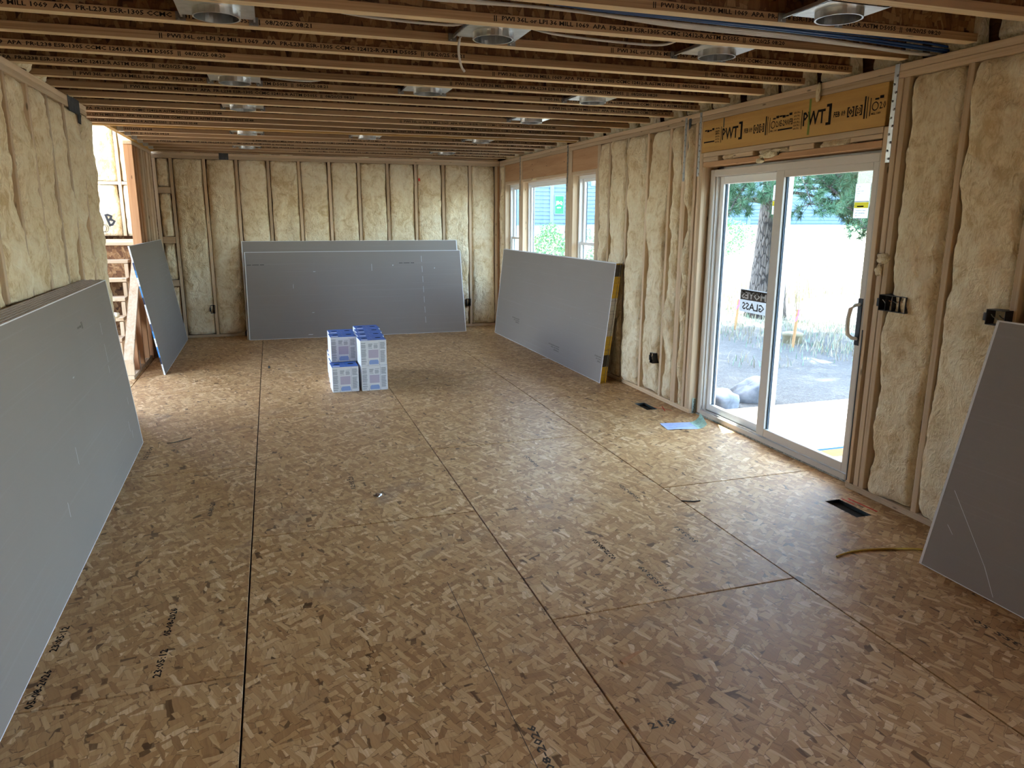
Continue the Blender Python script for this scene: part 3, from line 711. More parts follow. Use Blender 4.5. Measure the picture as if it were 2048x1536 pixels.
# ------------------------------------------------------------------ electrical boxes
def ebox(name, wall, u, z, w, h, label, wires=2, gang=1):
    e = empty(name, (0, 0, 0)); tag(e, label, 'electrical box', 'black wall boxes')
    mb = MB(); d = .08; t = .003
    mb.cham(0, t*2, 0, w, 0, h, .001)                      # local: x depth out of wall, y width, z up
    mb.v = []; mb.f = []; mb.m = []
    mb.box(-d, .006, 0, t, 0, h); mb.box(-d, .006, w-t, w, 0, h); mb.box(-d, .006, t, w-t, 0, t); mb.box(-d, .006, t, w-t, h-t, h); mb.box(-d, -d+t, t, w-t, t, h-t)
    mb.build('box_shell', m_black, e)
    for k in range(1, gang): MB().box(-.03, .004, w*k/gang-.001, w*k/gang+.001, t, h-t).build('divider', m_black, e)
    MB().box(-.02, .008, -.012, 0, h*.25, h*.75).build('mounting_tab', m_black, e)
    rr = random.Random(int(abs(u)*100))
    for k in range(wires):
        y = w*(k+.6)/(wires+.2); pts = [(-d+.01, y, .01)]+[(-d+.02+.02*q, y+rr.uniform(-.012, .012), h*(.2+.16*q)) for q in range(4)]
        MB().tube(pts, .0022, 5).build('wire', [m_wcable, m_kcable, plain('red_wire', (.5, .05, .03), .5, .3) if 'red_wire' not in bpy.data.materials else bpy.data.materials['red_wire'], plain('copper_wire', (.55, .26, .12), .35, .5, .8) if 'copper_wire' not in bpy.data.materials else bpy.data.materials['copper_wire']][k % 4], e)
    if wall == 'R': e.matrix_world = frame_mat((XR-.045, u, z), (-1, 0, 0), (0, -1, 0), (0, 0, 1))
    elif wall == 'B': e.matrix_world = frame_mat((u, YB-.045, z), (0, -1, 0), (1, 0, 0), (0, 0, 1))
    return e
ebox('switch_box', 'R', 2.252, 1.140, .190, .090, 'wide black four-gang switch box with bundled wires beside sliding door', 9, 4)
ebox('outlet_box', 'R', 4.905, .335, .055, .095, 'small black outlet box low on wall between leaning drywall and sliding door', 2)
ebox('outlet_box', 'R', 1.575, 1.150, .100, .075, 'black outlet box just above the top corner of the right-hand drywall', 2)
ebox('outlet_box', 'B', -1.886, .337, .060, .112, 'black outlet box on back wall left of the long grey drywall', 2)
ebox('outlet_box', 'B', 1.785, .323, .060, .112, 'black outlet box on back wall right of the long grey drywall', 1)

# ------------------------------------------------------------------ drywall sheets
def sheet(name, L, Wd, t, base, ex, lean, back, tape_mat, label, group, tape_ends=(1, 1), top_mat=None):
    # base: front bottom corner; ex: along the bottom edge; back: horizontal unit vector towards the wall; lean: how far the top stands back
    ex = Vector(ex).normalized(); back = Vector(back).normalized(); s = lean/Wd; c = math.sqrt(1-s*s)
    ez = back*s+Vector((0, 0, c)); ey = back*c-Vector((0, 0, s))
    mb = MB()
    mb.add([(0, 0, 0), (L, 0, 0), (L, 0, Wd), (0, 0, Wd)], [(0, 1, 2, 3)], 0)
    mb.add([(0, t, 0), (L, t, 0), (L, t, Wd), (0, t, Wd)], [(3, 2, 1, 0)], 0)
    mb.add([(0, 0, Wd), (L, 0, Wd), (L, t, Wd), (0, t, Wd)], [(0, 1, 2, 3)], 1); mb.add([(0, 0, 0), (L, 0, 0), (L, t, 0), (0, t, 0)], [(3, 2, 1, 0)], 2)
    mb.add([(0, 0, 0), (0, t, 0), (0, t, Wd), (0, 0, Wd)], [(3, 2, 1, 0)], 2); mb.add([(L, 0, 0), (L, t, 0), (L, t, Wd), (L, 0, Wd)], [(0, 1, 2, 3)], 2)
    o = mb.build(name, [m_dry, top_mat or m_dryedge, m_dryedge])
    o.matrix_world = frame_mat(Vector(base)+Vector((0, 0, t*s)), ex, ey, ez)
    tag(o, label, 'drywall sheet', group)
    e = .004
    for k, x in ((0, 0), (1, L)):
        if tape_ends[k] and tape_mat:
            MB().box(x-.0012 if k == 0 else x, x if k == 0 else x+.0012, -.0006, t+.0006, 0, Wd).build('end_tape', tape_mat, o)
            MB().box(*((x, x+.012) if k == 0 else (x-.012, x)), -.0009, 0, 0, Wd).build('tape_lip', m_dryedge, o)
    MB().box(0, L, -.0009, 0, -.0, e).build('edge_paper', m_dryedge, o); MB().box(0, L, -.0009, 0, Wd-e*1.4, Wd).build('edge_paper', m_dryedge, o)
    return o
SH = 1.219; T = .0127
ORD = ['front', 'second', 'third', 'fourth', 'fifth', 'sixth', 'seventh', 'eighth', 'ninth', 'tenth', 'eleventh', 'twelfth', 'thirteenth', 'hindmost']
exL = Vector((.022, -1, 0)).normalized(); bkL = Vector((-1, -.022, 0))
for i in range(12):
    d = i*(T+.0006)+rnd.uniform(0, .0004)
    off = (0, 0, .03, .03, -.02, -.02, .045, .045, .01, .01, .06, .06, .03, .03)[i]
    b = Vector((-2.030, 4.735, 0))+bkL*d-exL*off
    sh = sheet('drywall_sheet', 3.658, SH, T, b, exL, .125, bkL, m_dryedge, '%s grey drywall sheet of the thick stack leaning on the left wall' % (ORD[i] if i < 11 else 'hindmost'), 'thick stack on the left wall', top_mat=m_drytop)
    MB().box(0, 3.658, .0, .0026, SH-.0002, SH+.0006).build('edge_line', m_dryedge, sh) if i % 2 == 0 else MB().box(0, 3.658, T-.0016, T, SH-.0002, SH+.0003).build('edge_line', m_inkf, sh)
    if i == 0:
        lettering('sheet_print', '8000', .10, .016, m_inkf, (1.02, -.0008, 1.02), (1, 0, 0), (0, 0, 1), sh); lettering('sheet_print', '||', .03, .04, m_inkf, (.98, -.0008, 1.01), (1, 0, 0), (0, 0, 1), sh)
        for (x, z, l) in ((.5, .98, .08), (.52, .84, .12), (.55, .70, .05), (.35, .26, .07), (.30, .18, .05), (.2, .40, .05), (1.75, .5, .09), (2.1, .33, .07)):
            MB().quad((x, -.0008, z), (x+.003, -.0008, z), (x+.013, -.0008, z-l), (x+.010, -.0008, z-l)).build('scuff', m_dryedge, sh)
# right wall stack under the windows
exR = Vector((-.015, 1, 0)).normalized()
for i in range(5):
    d = i*(T+.0005); b = Vector((2.085+d, 5.578+(0, 0, .012, .012, .004, .004)[i], 0))
    sh = sheet('drywall_sheet', 3.60, SH, T, b, exR, .140, (1, .015, 0), m_tape_gold, '%s sheet of the drywall stack leaning under the windows' % (ORD[i] if i < 4 else 'hindmost'), 'drywall under the windows')
    if i == 0:
        for k, (x, z, w) in enumerate(((1.15, .12, .34), (.05, .20, .16), (2.6, .26, .30))):
            for q, tx in enumerate(('GYPSUM PANEL 5/8 IN. FIRE RESISTANT TYPE X', 'ASTM C1396  05/26', 'CLASSIFIED')): lettering('sheet_print', tx, w*(1-.25*q), .014, m_inkf, (x, -.0008, z+.05-.024*q), (1, 0, 0), (0, 0, 1), sh)
# back wall: one tall sheet with a stack of two before it
sheet('drywall_sheet', 3.048, 1.372, T, (-1.420, 9.475, 0), (1, -.006, 0), .375, (.006, 1, 0), m_tape_blue, 'taller grey drywall sheet with blue end tape showing behind others on back wall', 'drywall on the back wall', top_mat=m_dryedge)
for i in (1, 0):
    sh = sheet('drywall_sheet', 3.048, SH, T, (-1.395+.004*i, 9.432+i*(T+.001), 0), (1, -.016, 0), .330, (.016, 1, 0), m_tape_yel, ('wide front grey drywall sheet with yellow end tape leaning on back wall', 'drywall sheet squeezed directly behind the wide yellow-taped one on back wall')[i], 'drywall on the back wall')
for (x, z, w, h) in ((2.45, .15, .004, 1.05), (2.02, 1.0, .012, .015), (.9, .93, .03, .006), (.85, .35, .03, .006), (2.63, .95, .012, .012), (.78, .04, .06, .008), (1.72, .93, .004, .10), (.62, .70, .004, .06)):
    if h > .5:
        for q in range(7): MB().quad((x, -.0011, z+q*.15), (x+w, -.0011, z+q*.15), (x+w, -.0011, z+q*.15+.09), (x, -.0011, z+q*.15+.09)).build('scuff', m_offwhite, sh)
    else: MB().quad((x, -.0011, z), (x+w, -.0011, z), (x+w*1.2, -.0011, z+h), (x+w*.2, -.0011, z+h)).build('scuff', m_offwhite, sh)
for x in (.03, 2.12): lettering('sheet_print', '--- ----- ---', .22, .007, m_ink, (x, -.0011, 1.035), (1, 0, 0), (0, 0, 1), sh)
# sheet by the stairs
sheet('drywall_sheet', 2.438, 1.372, T, (-2.200, 9.752, 0), (.004, -1, 0), .215, (-1, -.004, 0), m_tape_blue, 'grey drywall sheet with blue and white end tape leaning beside the stairs', 'drywall by the stairs', top_mat=m_dryedge)
# near right
for i in range(2):
    sh = sheet('drywall_sheet', 3.658, SH, T, (1.905+i*(T+.001), 1.436-3.658+.004*i, 0), (0, 1, 0), .275, (1, 0, 0), m_tape_wht, ('dim front drywall sheet at right edge of the room with a long scratch', 'drywall sheet tucked behind the scratched one at right edge of the room')[i], 'drywall at the right edge')
    if i == 0:
        for (a, b, c, d) in ((3.60, .40, 3.35, .13), (3.35, .13, 3.27, .02), (3.58, .235, 3.54, .20)):
            MB().quad((a, -.0009, b), (a-.004, -.0009, b), (c-.003, -.0009, d), (c, -.0009, d)).build('scuff', m_offwhite, sh)
        lettering('sheet_print', '8000', .05, .018, m_inkf, (3.40, -.0009, 1.13), (1, 0, 0), (0, 0, 1), sh)

# ------------------------------------------------------------------ cartons
m_cblue = plain('carton_blue', (.035, .11, .36), .45, .4, var=.2, vs=14); m_cwhite = plain('carton_white', (.80, .81, .83), .45, .4)
m_ctxt = plain('carton_text', (.30, .32, .36), .6, .2); m_cpink = plain('carton_mauve', (.55, .49, .60), .5, .3); m_cdot = plain('carton_pale_blue', (.30, .42, .72), .5, .3); m_hole = plain('carton_inside', (.01, .01, .01), .9, .05)
CW, CD, CH = .250, .246, .250
def make_carton():
    root = empty('carton')
    MB().cham(-CW/2, CW/2, 0, CD, 0, CH-.003, .003).build('carton_body', m_cwhite, root)
    top = MB().box(-CW/2, CW/2, 0, CD, CH-.003, CH).build('carton_lid', m_cblue, root)
    for sx in (-1, 1):
        h = MB(); n = 12
        h.add([(sx*.066+.030*math.copysign(abs(math.cos(2*math.pi*k/n))**.7, math.cos(2*math.pi*k/n)), .55*CD+.022*math.sin(2*math.pi*k/n), CH+.0004) for k in range(n)], [tuple(range(n))])
        h.build('hand_hole', m_hole, top)
    MB().box(-.115, -.05, .010, .040, CH, CH+.0006).build('shipping_label', m_white, top)
    MB().box(-.001, .001, .0, CD, CH, CH+.0005).build('lid_seam', m_ctxt, top)
    MB().box(-CW/2, CW/2, -.0004, 0, CH-.012, CH-.003).build('lid_fold', m_cwhite, root)
    y = -.0008; p = MB(); rr = random.Random(3)
    def rows(x0, x1, z0, z1, st=.0062):
        z = z1
        while z > z0:
            if rr.random() > .13: p.quad((x0, y, z-st*.55), (x0+(x1-x0)*rr.uniform(.7, 1), y, z-st*.55), (x0+(x1-x0)*rr.uniform(.7, 1), y, z), (x0, y, z))
            z -= st
    rows(-.118, -.068, .02, .225); rows(.064, .117, .03, .232); rows(-.050, -.008, .168, .215); rows(.002, .048, .168, .215)
    p.build('panel_text', m_ctxt, root)['kind'] = 'stuff'
    MB().quad((-.050, y, .075), (.046, y, .075), (.046, y, .155), (-.050, y, .155)).build('picture_panel', m_cpink, root)
    q = MB(); q.add([(-.045, y, .012), (.045, y, .012), (.045, y, .040), (.036, y, .056), (-.036, y, .056), (-.045, y, .040)], [(0, 1, 2, 3, 4, 5)]); q.build('lattice_panel', m_cdot, root)
    f = MB()
    for a, b in (((-.058, .0), (-.058, .012)), ((-.058, .012), (-.048, .024)), ((-.048, .024), (-.048, .06)), ((.058, .0), (.050, .012)), ((.050, .012), (.056, .03)), ((.056, .03), (.056, .235))):
        d = Vector((b[0]-a[0], 0, b[1]-a[1])).normalized(); nrm = Vector((d.z, 0, -d.x))*.0012; A = Vector((a[0], y, a[1])); B = Vector((b[0], y, b[1]))
        f.quad(A-nrm, B-nrm, B+nrm, A+nrm)
    f.build('panel_rule', m_ctxt, root)['kind'] = 'stuff'
    return root
proto = make_carton()
car = []
DEP = ['front', 'second row', 'third row', 'rear']
for k in range(4): car.append((-.425+.010*k, 5.955+.254*k, 0, .035, 'white and blue carton, bottom layer of left column, %s' % DEP[k]))
for k in range(4): car.append((-.148+.013*k, 5.943+.254*k, 0, .05, 'white and blue carton, bottom layer of right column, %s' % DEP[k]))
for k in range(2): car.append((-.408+.010*k, 6.205+.256*k, CH+.001, .03, 'white and blue carton, upper layer of left column, %s' % ('front', 'rear')[k]))
for k in range(4): car.append((-.152+.015*k, 5.925+.256*k, CH+.001, .055, 'white and blue carton, upper layer of right column, %s' % DEP[k]))
for i, (x, y, z, rz, lab) in enumerate(car):
    o = proto if i == 0 else copy_tree(proto)
    o.location = (x, y, z+.0005); o.rotation_euler = (0, 0, rz*.6); tag(o, lab, 'carton', 'stacked cartons')

# ------------------------------------------------------------------ recessed light housings
def make_light():
    root = empty('recessed_light')
    pan = MB(); r, n = .090, 28; hw, hd = .150, .115
    # flat pan with a round opening
    ring = [(r*math.cos(2*math.pi*k/n), r*math.sin(2*math.pi*k/n)) for k in range(n)]
    outr = []
    for x, y in ring:
        s = min(hw/abs(x) if abs(x) > 1e-6 else 9, hd/abs(y) if abs(y) > 1e-6 else 9); outr.append((x*s, y*s))
    for z in (.020, .0215):
        b = len(pan.v); pan.v += [(x, y, z) for x, y in ring]+[(x, y, z) for x, y in outr]
        for k in range(n): pan.f.append((b+k, b+(k+1) % n, b+n+(k+1) % n, b+n+k)); pan.m.append(0)
    pan.build('mounting_pan', m_galv, root)
    MB().lathe([(.088, -.008), (.088, .15), (.0, .15)], 32, (0, 0, 0)).build('can', m_galv, root, smooth=False)
    MB().lathe([(.089, -.010), (.096, -.010), (.096, .020), (.094, .020)], 32).build('collar', m_galv, root)
    for sx in (-1, 1):
        bar = MB().box(sx*.150-.004, sx*.150+.004, -.170, .170, .022, .036).build('hanger_bar', m_galv, root)
        for sy in (-1, 1): 
            MB().box(sx*.150-.024, sx*.150+.016, sy*.170-.0015, sy*.170+.0015, .008, .044).build('end_bracket', m_galvk, bar)
            MB().lathe([(.005, 0), (.004, .006), (0, .007)], 6, (sx*.150-.012, sy*.165, .01)).build('nail', m_galv, bar)
    MB().cham(.100, .148, -.05, .05, .024, .115, .002).build('junction_box', m_galv, root)
    MB().tube([(.124, -.045, .10), (.135, -.10, .12), (.11, -.13, .14)], .005, 6).build('whip_cable', m_wcable, root)
    return root
lt = make_light()
LIGHTS = [(-1.18, 2.458, 'left row nearest, in front of the blue cables'), (-1.175, 4.086, 'left row second from the camera'), (-1.165, 5.305, 'left row third from the camera'), (-1.185, 7.16, 'left row just past the yellow beam'), (-1.23, 8.79, 'left row last, above the back wall'),
          (.03, 2.458, 'middle row nearest, white cable end dangling'), (.05, 4.086, 'middle row second'), (.02, 7.16, 'middle row just past the beam'),
          (1.30, 1.647, 'right row nearest, above the blue cable bundle'), (1.24, 2.458, 'right row second from the camera'), (1.265, 4.086, 'right row third from the camera'), (1.22, 5.305, 'right row fourth from the camera'), (1.27, 7.16, 'right row just past the beam'), (1.24, 8.79, 'right row last, near the back corner')]
for i, (x, y, lab) in enumerate(LIGHTS):
    o = lt if i == 0 else copy_tree(lt); o.location = (x, y, H-.006)
    if i in (0, 1, 2, 3, 4): o.rotation_euler = (0, 0, 0)
    tag(o, 'galvanised recessed light housing, '+lab, 'ceiling light', 'recessed light housings')

# ------------------------------------------------------------------ cables
def cable(name, pts, r, mat, label, group=None, n=8, sub=6):
    P = [Vector(p) for p in pts]; out = []
    for i in range(len(P)-1):
        p0, p1, p2, p3 = P[max(i-1, 0)], P[i], P[i+1], P[min(i+2, len(P)-1)]
        for k in range(sub):
            t = k/sub; out.append(.5*((2*p1)+(p2-p0)*t+(2*p0-5*p1+4*p2-p3)*t*t+(3*p1-p0-3*p2+p3)*t**3))
    out.append(P[-1]); b = out[0].copy()
    o = MB().tube([q-b for q in out], r, n).build(name, mat, None, b, True); return tag(o, label, 'cable', group)
for k in range(3):
    cable('white_cable', [(-1.6, 2.06+.012*k, 2.66), (-1.0, 2.07+.012*k, 2.57-.006*k), (-.4, 2.07+.012*k, 2.525-.004*k), (.2, 2.06+.012*k, 2.514+.004*k), (.8, 2.09+.011*k, 2.512-.004*k), (1.4, 2.10+.012*k, 2.510-.004*k), (1.9, 2.13+.012*k, 2.500), (2.18, 2.15+.012*k, 2.495), (2.42, 2.16+.010*k, 2.495)], .0065, m_wcable, ('lowest', 'middle', 'uppermost')[k]+' white cable of the run sagging under the ceiling into the right wall', 'white cable run')
for k in range(5):
    a = 2*math.pi*k/5
    cable('blue_cable', [(-.9, 1.95, 2.66), (-.3, 1.97+.008*math.cos(a), 2.56+.008*math.sin(a)), (.2, 1.96+.010*math.cos(a), 2.512+.009*math.sin(a)), (.7, 1.955+.012*math.cos(a), 2.502+.01*math.sin(a)), (1.2, 1.965+.014*math.cos(a), 2.499+.010*math.sin(a)), (1.7, 1.99+.018*math.cos(a), 2.499+.012*math.sin(a)), (2.05, 2.03+.02*math.cos(a), 2.502+.016*math.sin(a)), (2.28, 2.07+.02*math.cos(a), 2.506+.016*math.sin(a)), (2.42, 2.09+.01*math.cos(a), 2.506+.01*math.sin(a))], .0055, m_bcable, 'dark blue data cable in the bundle entering the right wall plate', 'blue data cable bundle')
cable('white_cable', [(-1.06, 2.40, 2.57), (-.95, 2.37, 2.545), (-.6, 2.42, 2.512), (-.2, 2.44, 2.508), (-.1, 2.44, 2.53)], .006, m_wcable, 'white cable between the left and middle nearest light housings')
cable('white_cable', [(.15, 2.42, 2.53), (.35, 2.46, 2.512), (.7, 2.48, 2.505), (.92, 2.46, 2.505), (1.0, 2.40, 2.53)], .006, m_wcable, 'white cable looping right from the middle nearest light housing')
cable('white_cable', [(-.07, 2.55, 2.53), (-.10, 2.57, 2.49), (-.105, 2.585, 2.43), (-.09, 2.60, 2.37), (-.07, 2.61, 2.345)], .006, m_wcable, 'loose white cable end dangling below the middle nearest light housing')
cable('white_cable', [(-1.06, 4.03, 2.53), (-.95, 4.05, 2.505), (-.7, 4.08, 2.505), (-.5, 4.10, 2.56)], .006, m_wcable, 'white cable leaving the second light housing of the left row')
cable('yellow_cable', [(1.2, 1.50, 2.62), (1.7, 1.66, 2.605), (2.0, 1.68, 2.60), (2.4, 1.67, 2.59)], .007, m_ycable, 'yellow cable crossing the topmost right joist bay')
for k, (m, dx, nm) in enumerate(((m_bcable, 0, 'blue'), (m_bcable, .018, 'blue'), (m_wcable, -.02, 'white'), (m_ycable, -.036, 'yellow'))):
    cable(nm+'_cable', [(-1.46+dx, 1.7, 2.66), (-1.47+dx, 2.3, 2.64), (-1.465+dx, 3.0, 2.635), (-1.46+dx, 3.6, 2.64), (-1.45+dx, 4.4, 2.635), (-1.47+dx, 5.2, 2.64), (-1.47+dx, 6.2, 2.65)], .0075, m, {0: 'left blue cable crossing the joists near the left light row', 1: 'right blue cable crossing the joists near the left light row', 2: 'white cable crossing the joists beside two blue ones', 3: 'yellow cable crossing the joists beside two blue ones'}[k])
cable('extension_cord', [(1.565, 1.612, .005), (1.60, 1.622, .006), (1.68, 1.635, .005), (1.78, 1.628, .005), (1.90, 1.60, .005), (2.02, 1.56, .005), (2.10, 1.50, .005)], .005, plain('ochre_cord', (.50, .33, .05), .5, .3), 'thin ochre cord on the floor running under the right-hand drywall')

# ------------------------------------------------------------------ litter
lf = MB(); nx, ny = 14, 5
for j in range(ny+1):
    for i in range(nx+1):
        u, v = i/nx, j/ny; x = u*.36; z = .002+.003*math.sin(u*7)*v
        if u > .72: q = (u-.72)/.28*(1-.35*v); x = .26+.085*math.sin(q*1.3)*1.1; z += .075*q*q
        lf.v.append((x, -v*.19, z))
for j in range(ny):
    for i in range(nx): a = j*(nx+1)+i; lf.f.append((a, a+nx+1, a+nx+2, a+1)); lf.m.append(1 if i >= 10 else 0)
o = lf.build('leaflet', [plain('leaflet_blue', (.42, .50, .74), .5, .3, var=.12, vs=30), plain('leaflet_green', (.40, .62, .50), .5, .3, var=.25, vs=40)], None, (1.925, 4.055, .001)); o.rotation_euler = (0, 0, -.16)
tag(o, 'blue and green printed leaflet with a curled end on floor by sliding door', 'leaflet')
for k in range(6): lettering('leaflet_print', 'INSTALLATION INSTRUCTIONS FOR SLIDING DOOR' if k % 2 else 'WARRANTY AND CARE  SEE REVERSE SIDE FOR', .17, .006, plain('leaflet_ink', (.12, .16, .34), .6, .2) if k == 0 else bpy.data.materials['leaflet_ink'], (.02, -.045-.022*k, .0062), (1, 0, 0), (0, 1, 0), o)
tm = tuft_mesh(77, .028, .020, .010); tag(tm.build('foil_scrap', metal('crumpled_foil', (.8, .8, .8), .25), None, (-.509, 3.121, .010)), 'crumpled silver foil scrap on the middle of the floor', 'scrap')
ch = MB(); ch.add([(-.05, 0, .001), (.045, .02, .014), (.06, .012, .016), (-.045, -.02, .001), (-.05, 0, .003), (.045, .02, .018), (.06, .012, .019), (-.045, -.02, .004)], [(0, 3, 2, 1), (4, 5, 6, 7), (0, 1, 5, 4), (1, 2, 6, 5), (2, 3, 7, 6), (3, 0, 4, 7)])
tag(ch.build('wood_chip', m_fz, None, (.19, 1.141, .0005)), 'small reddish wood splinter lying on the near floor', 'wood chip')
tag(MB().tube([(0, 0, .003), (.03, -.018, .004), (.07, -.03, .003), (.11, -.03, .003)], .0035, 6).build('wire_scrap', m_kcable, None, (1.21, 2.50, .001)), 'bent black wire scrap on the floor near the third seam', 'wire scrap')
tag(MB().tube([(0, 0, .003), (.03, -.01, .004), (.07, .01, .003), (.12, .05, .003), (.16, .09, .003)], .0025, 6).build('wire_scrap', m_kcable, None, (-1.86, 4.66, .001)), 'thin dark wire scrap on floor beside the left drywall stack', 'wire scrap')
tag(tuft_mesh(5, .012, .012, .016).build('dark_scrap', m_felt, None, (-1.135, 7.37, .012)), 'tiny dark scrap on the far floor left of the cartons', 'scrap')
tag(MB().box(-.07, .07, -.012, .012, 0, .002).build('sunlit_sliver', m_white, None, (2.055, 7.02, .001)), 'painted sunlit floor sliver under the drywall leaning at the windows', 'scrap')  # white strip painted in as sunlight on the floor under the leaning boards

# ------------------------------------------------------------------ stairs and the framing beside them
stairs = empty('staircase', (-3.1, 7.3, 0)); tag(stairs, 'rough wooden staircase rising behind the left wall to a landing', 'stairs')
def st_part(name, x0, x1, y0, y1, z0, z1, mat): return MB().cham(x0+3.1, x1+3.1, y0-7.3, y1-7.3, z0, z1, .003).build(name, mat, stairs)
SX0, SX1 = -3.70, -2.60
for k in range(6):
    z, y = .19+.195*k, 7.30+.205*k
    st_part('tread', SX0, SX1, y, y+.25, z-.038, z, m_wx)
    if k >= 4: st_part('riser', SX0, SX1, y+.20, y+.212, z, z+.157, m_osbv)
st_part('landing', SX0, -2.535, 8.50, 9.86, 1.322, 1.36, m_wx); st_part('riser', SX0, SX1, 8.52, 8.53, 1.165, 1.322, m_osbv)
sg_ = MB(); pts = [(7.28, .0), (8.52, 1.16), (8.52, .90), (7.62, .0)]
sg_.add([(SX1+3.1+.038*q, y-7.3, z) for q in (0, 1) for y, z in pts], [(0, 1, 2, 3), (7, 6, 5, 4), (0, 4, 5, 1), (1, 5, 6, 2), (2, 6, 7, 3), (3, 7, 4, 0)]); sg_.build('stringer', m_fy, stairs)
sg2 = MB(); sg2.add([(x+.0, y, z) for x, y, z in [(SX0+3.1-.038*q, y-7.3, z) for q in (0, 1) for y, z in pts]], sg_.f); sg2.build('stringer', m_fy, stairs)
for k in range(5):
    z, y = .19+.195*k, 7.30+.205*k; st_part('tread_cleat', SX1-.04, SX1, y+.19, y+.25, max(0, z-.2), z+.15, m_wz)
st_part('landing_wall', SX0, -2.60, 8.70, 8.71, 0, 1.32, m_osbv)
wisp = tuft_mesh(41, .05, .03, .03).build('batt_tuft', m_insw, None, (-2.66, 7.62, .62), True)
tag(wisp, 'small white insulation wisp caught on a stair tread', 'insulation')

knee = empty('knee_wall', (-2.505, 7.2, 0)); tag(knee, 'sloping framed half wall capped with a pale board beside the stairs', 'half wall')
def kn(name, x0, x1, y0, y1, z0, z1, mat): return MB().cham(x0+2.505, x1+2.505, y0-7.2, y1-7.2, z0, z1, .002).build(name, mat, knee)
kx0, kx1 = -2.552, -2.462
sl = .893; cap = MB(); y0, y1 = 7.195, 8.40; za, zb = .205, .205+sl*(y1-y0)
cap.add([(x+2.505, y-7.2, z) for x in (kx0, kx1) for (y, z) in ((y0, za-.05), (y1, zb-.05), (y1, zb), (y0, za))], [(0, 1, 2, 3), (7, 6, 5, 4), (0, 4, 5, 1), (1, 5, 6, 2), (2, 6, 7, 3), (3, 7, 4, 0)])
cap.build('sloped_cap', m_wy, knee)
kn('bottom_plate', kx0, kx1, 7.16, 8.40, 0, SW, m_wy)
kn('end_stud', kx0, kx1, 7.20, 7.238, SW, .19, m_wz); 
for y in (7.50, 7.86, 8.22): kn('stud', kx0+.001, kx1-.001, y, y+SW, SW, .205+sl*(y-7.2)-.052, m_fz)
kn('bracket', kx1, kx1+.004, 7.56, 7.58, .02, .24, m_galv)

post = empty('stud_post', (-2.49, 8.40, 0)); tag(post, 'built-up post of upright studs between the stairs and the ceiling', 'post')
def pp(name, x0, x1, y0, y1, z0, z1, mat): return MB().cham(x0+2.49, x1+2.49, y0-8.40, y1-8.40, z0, z1, .003).build(name, mat, post)
px0, px1 = -2.535, -2.443
pp('stud', px0, px1, 8.40, 8.438, 0, PZ1, m_fz)
for y, w, m in ((8.52, .085, m_fz), (8.72, .125, m_fz), (9.00, .11, m_wz), (9.22, .03, m_wz), (9.40, .125, m_wz), (9.66, .11, m_wz)): pp('stud', px0+.004, px1-.001, y, y+w, 0, PZ1, m)
pp('backing_panel', px0, px0+.004, 8.44, 9.86, 0, PZ1, m_fy)
pp('top_plate', px0, px1+.002, 8.39, 9.86, PZ1, PZ2, m_wy)

# ================================================================== outdoors
def gz(x, y):
    d = math.hypot(x+1, y+1.1); t = max(0., min(1., (d-17)/22)); return -.42+1.75*t*t*(3-2*t)
t = NT('dirt_and_dry_grass'); c = t.coord(False)
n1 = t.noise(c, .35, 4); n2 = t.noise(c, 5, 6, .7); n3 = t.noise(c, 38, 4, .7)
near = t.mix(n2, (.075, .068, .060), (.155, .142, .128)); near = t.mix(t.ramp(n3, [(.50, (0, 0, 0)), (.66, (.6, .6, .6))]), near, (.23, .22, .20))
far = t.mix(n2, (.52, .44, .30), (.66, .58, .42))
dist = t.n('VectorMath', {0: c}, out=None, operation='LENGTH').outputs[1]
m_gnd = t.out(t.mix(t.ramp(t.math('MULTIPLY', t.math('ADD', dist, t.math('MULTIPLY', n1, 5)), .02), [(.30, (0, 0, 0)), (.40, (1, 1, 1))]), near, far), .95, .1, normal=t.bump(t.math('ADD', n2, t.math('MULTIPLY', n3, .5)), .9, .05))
mb = MB(); gx = list(np.concatenate([np.arange(-14, 20, .6), np.arange(20, 90, 4)])); gy = list(np.concatenate([np.arange(-16, 30, .6), np.arange(30, 110, 4)]))
for y in gy:
    for x in gx: mb.v.append((x, y, gz(x, y)+(.035*mnoise.noise(Vector((x*.9, y*.9, 3)))+.02*mnoise.noise(Vector((x*2.6, y*2.6, 9))) if x > 2.6 else -.1)))
nxg = len(gx)
for j in range(len(gy)-1):
    for i in range(nxg-1): a = j*nxg+i; mb.f.append((a, a+1, a+nxg+1, a+nxg)); mb.m.append(0)
ground = mb.build('ground', m_gnd, smooth=True); tag(ground, kind='structure')

# low subfloor platform outside the door, with a lifted stack of sheets on it
deck = MB().box(XR+SD+.03, 5.3, 1.2, 4.75, -.42, -.176).build('porch_deck', m_osbpale); tag(deck, 'pale strand board porch platform outside the sliding door', 'deck')
m_orange = wood('orange_edge', (.70, .36, .14), (.55, .26, .09), 0, fine=20, var=.1, knots=False)
stk = empty('panel_stack', (3.8, 4.0, -.175)); tag(stk, 'stack of strand board panels with blue painted edge in sun outside the door', 'panel stack')
MB().box(-1.18, 1.40, -.640, .625, 0, .058).build('board_core', m_orange, stk); MB().box(-1.18, 1.40, -.642, .627, .059, .072).build('top_panel', m_osbpale, stk)
MB().box(-1.18, 1.40, -.645, -.642, .060, .0735).build('painted_edge', plain('blue_paint', (.04, .14, .50), .5, .3), stk); MB().box(-1.183, -1.18, -.642, .627, .060, .0735).build('painted_edge', bpy.data.materials['blue_paint'], stk)

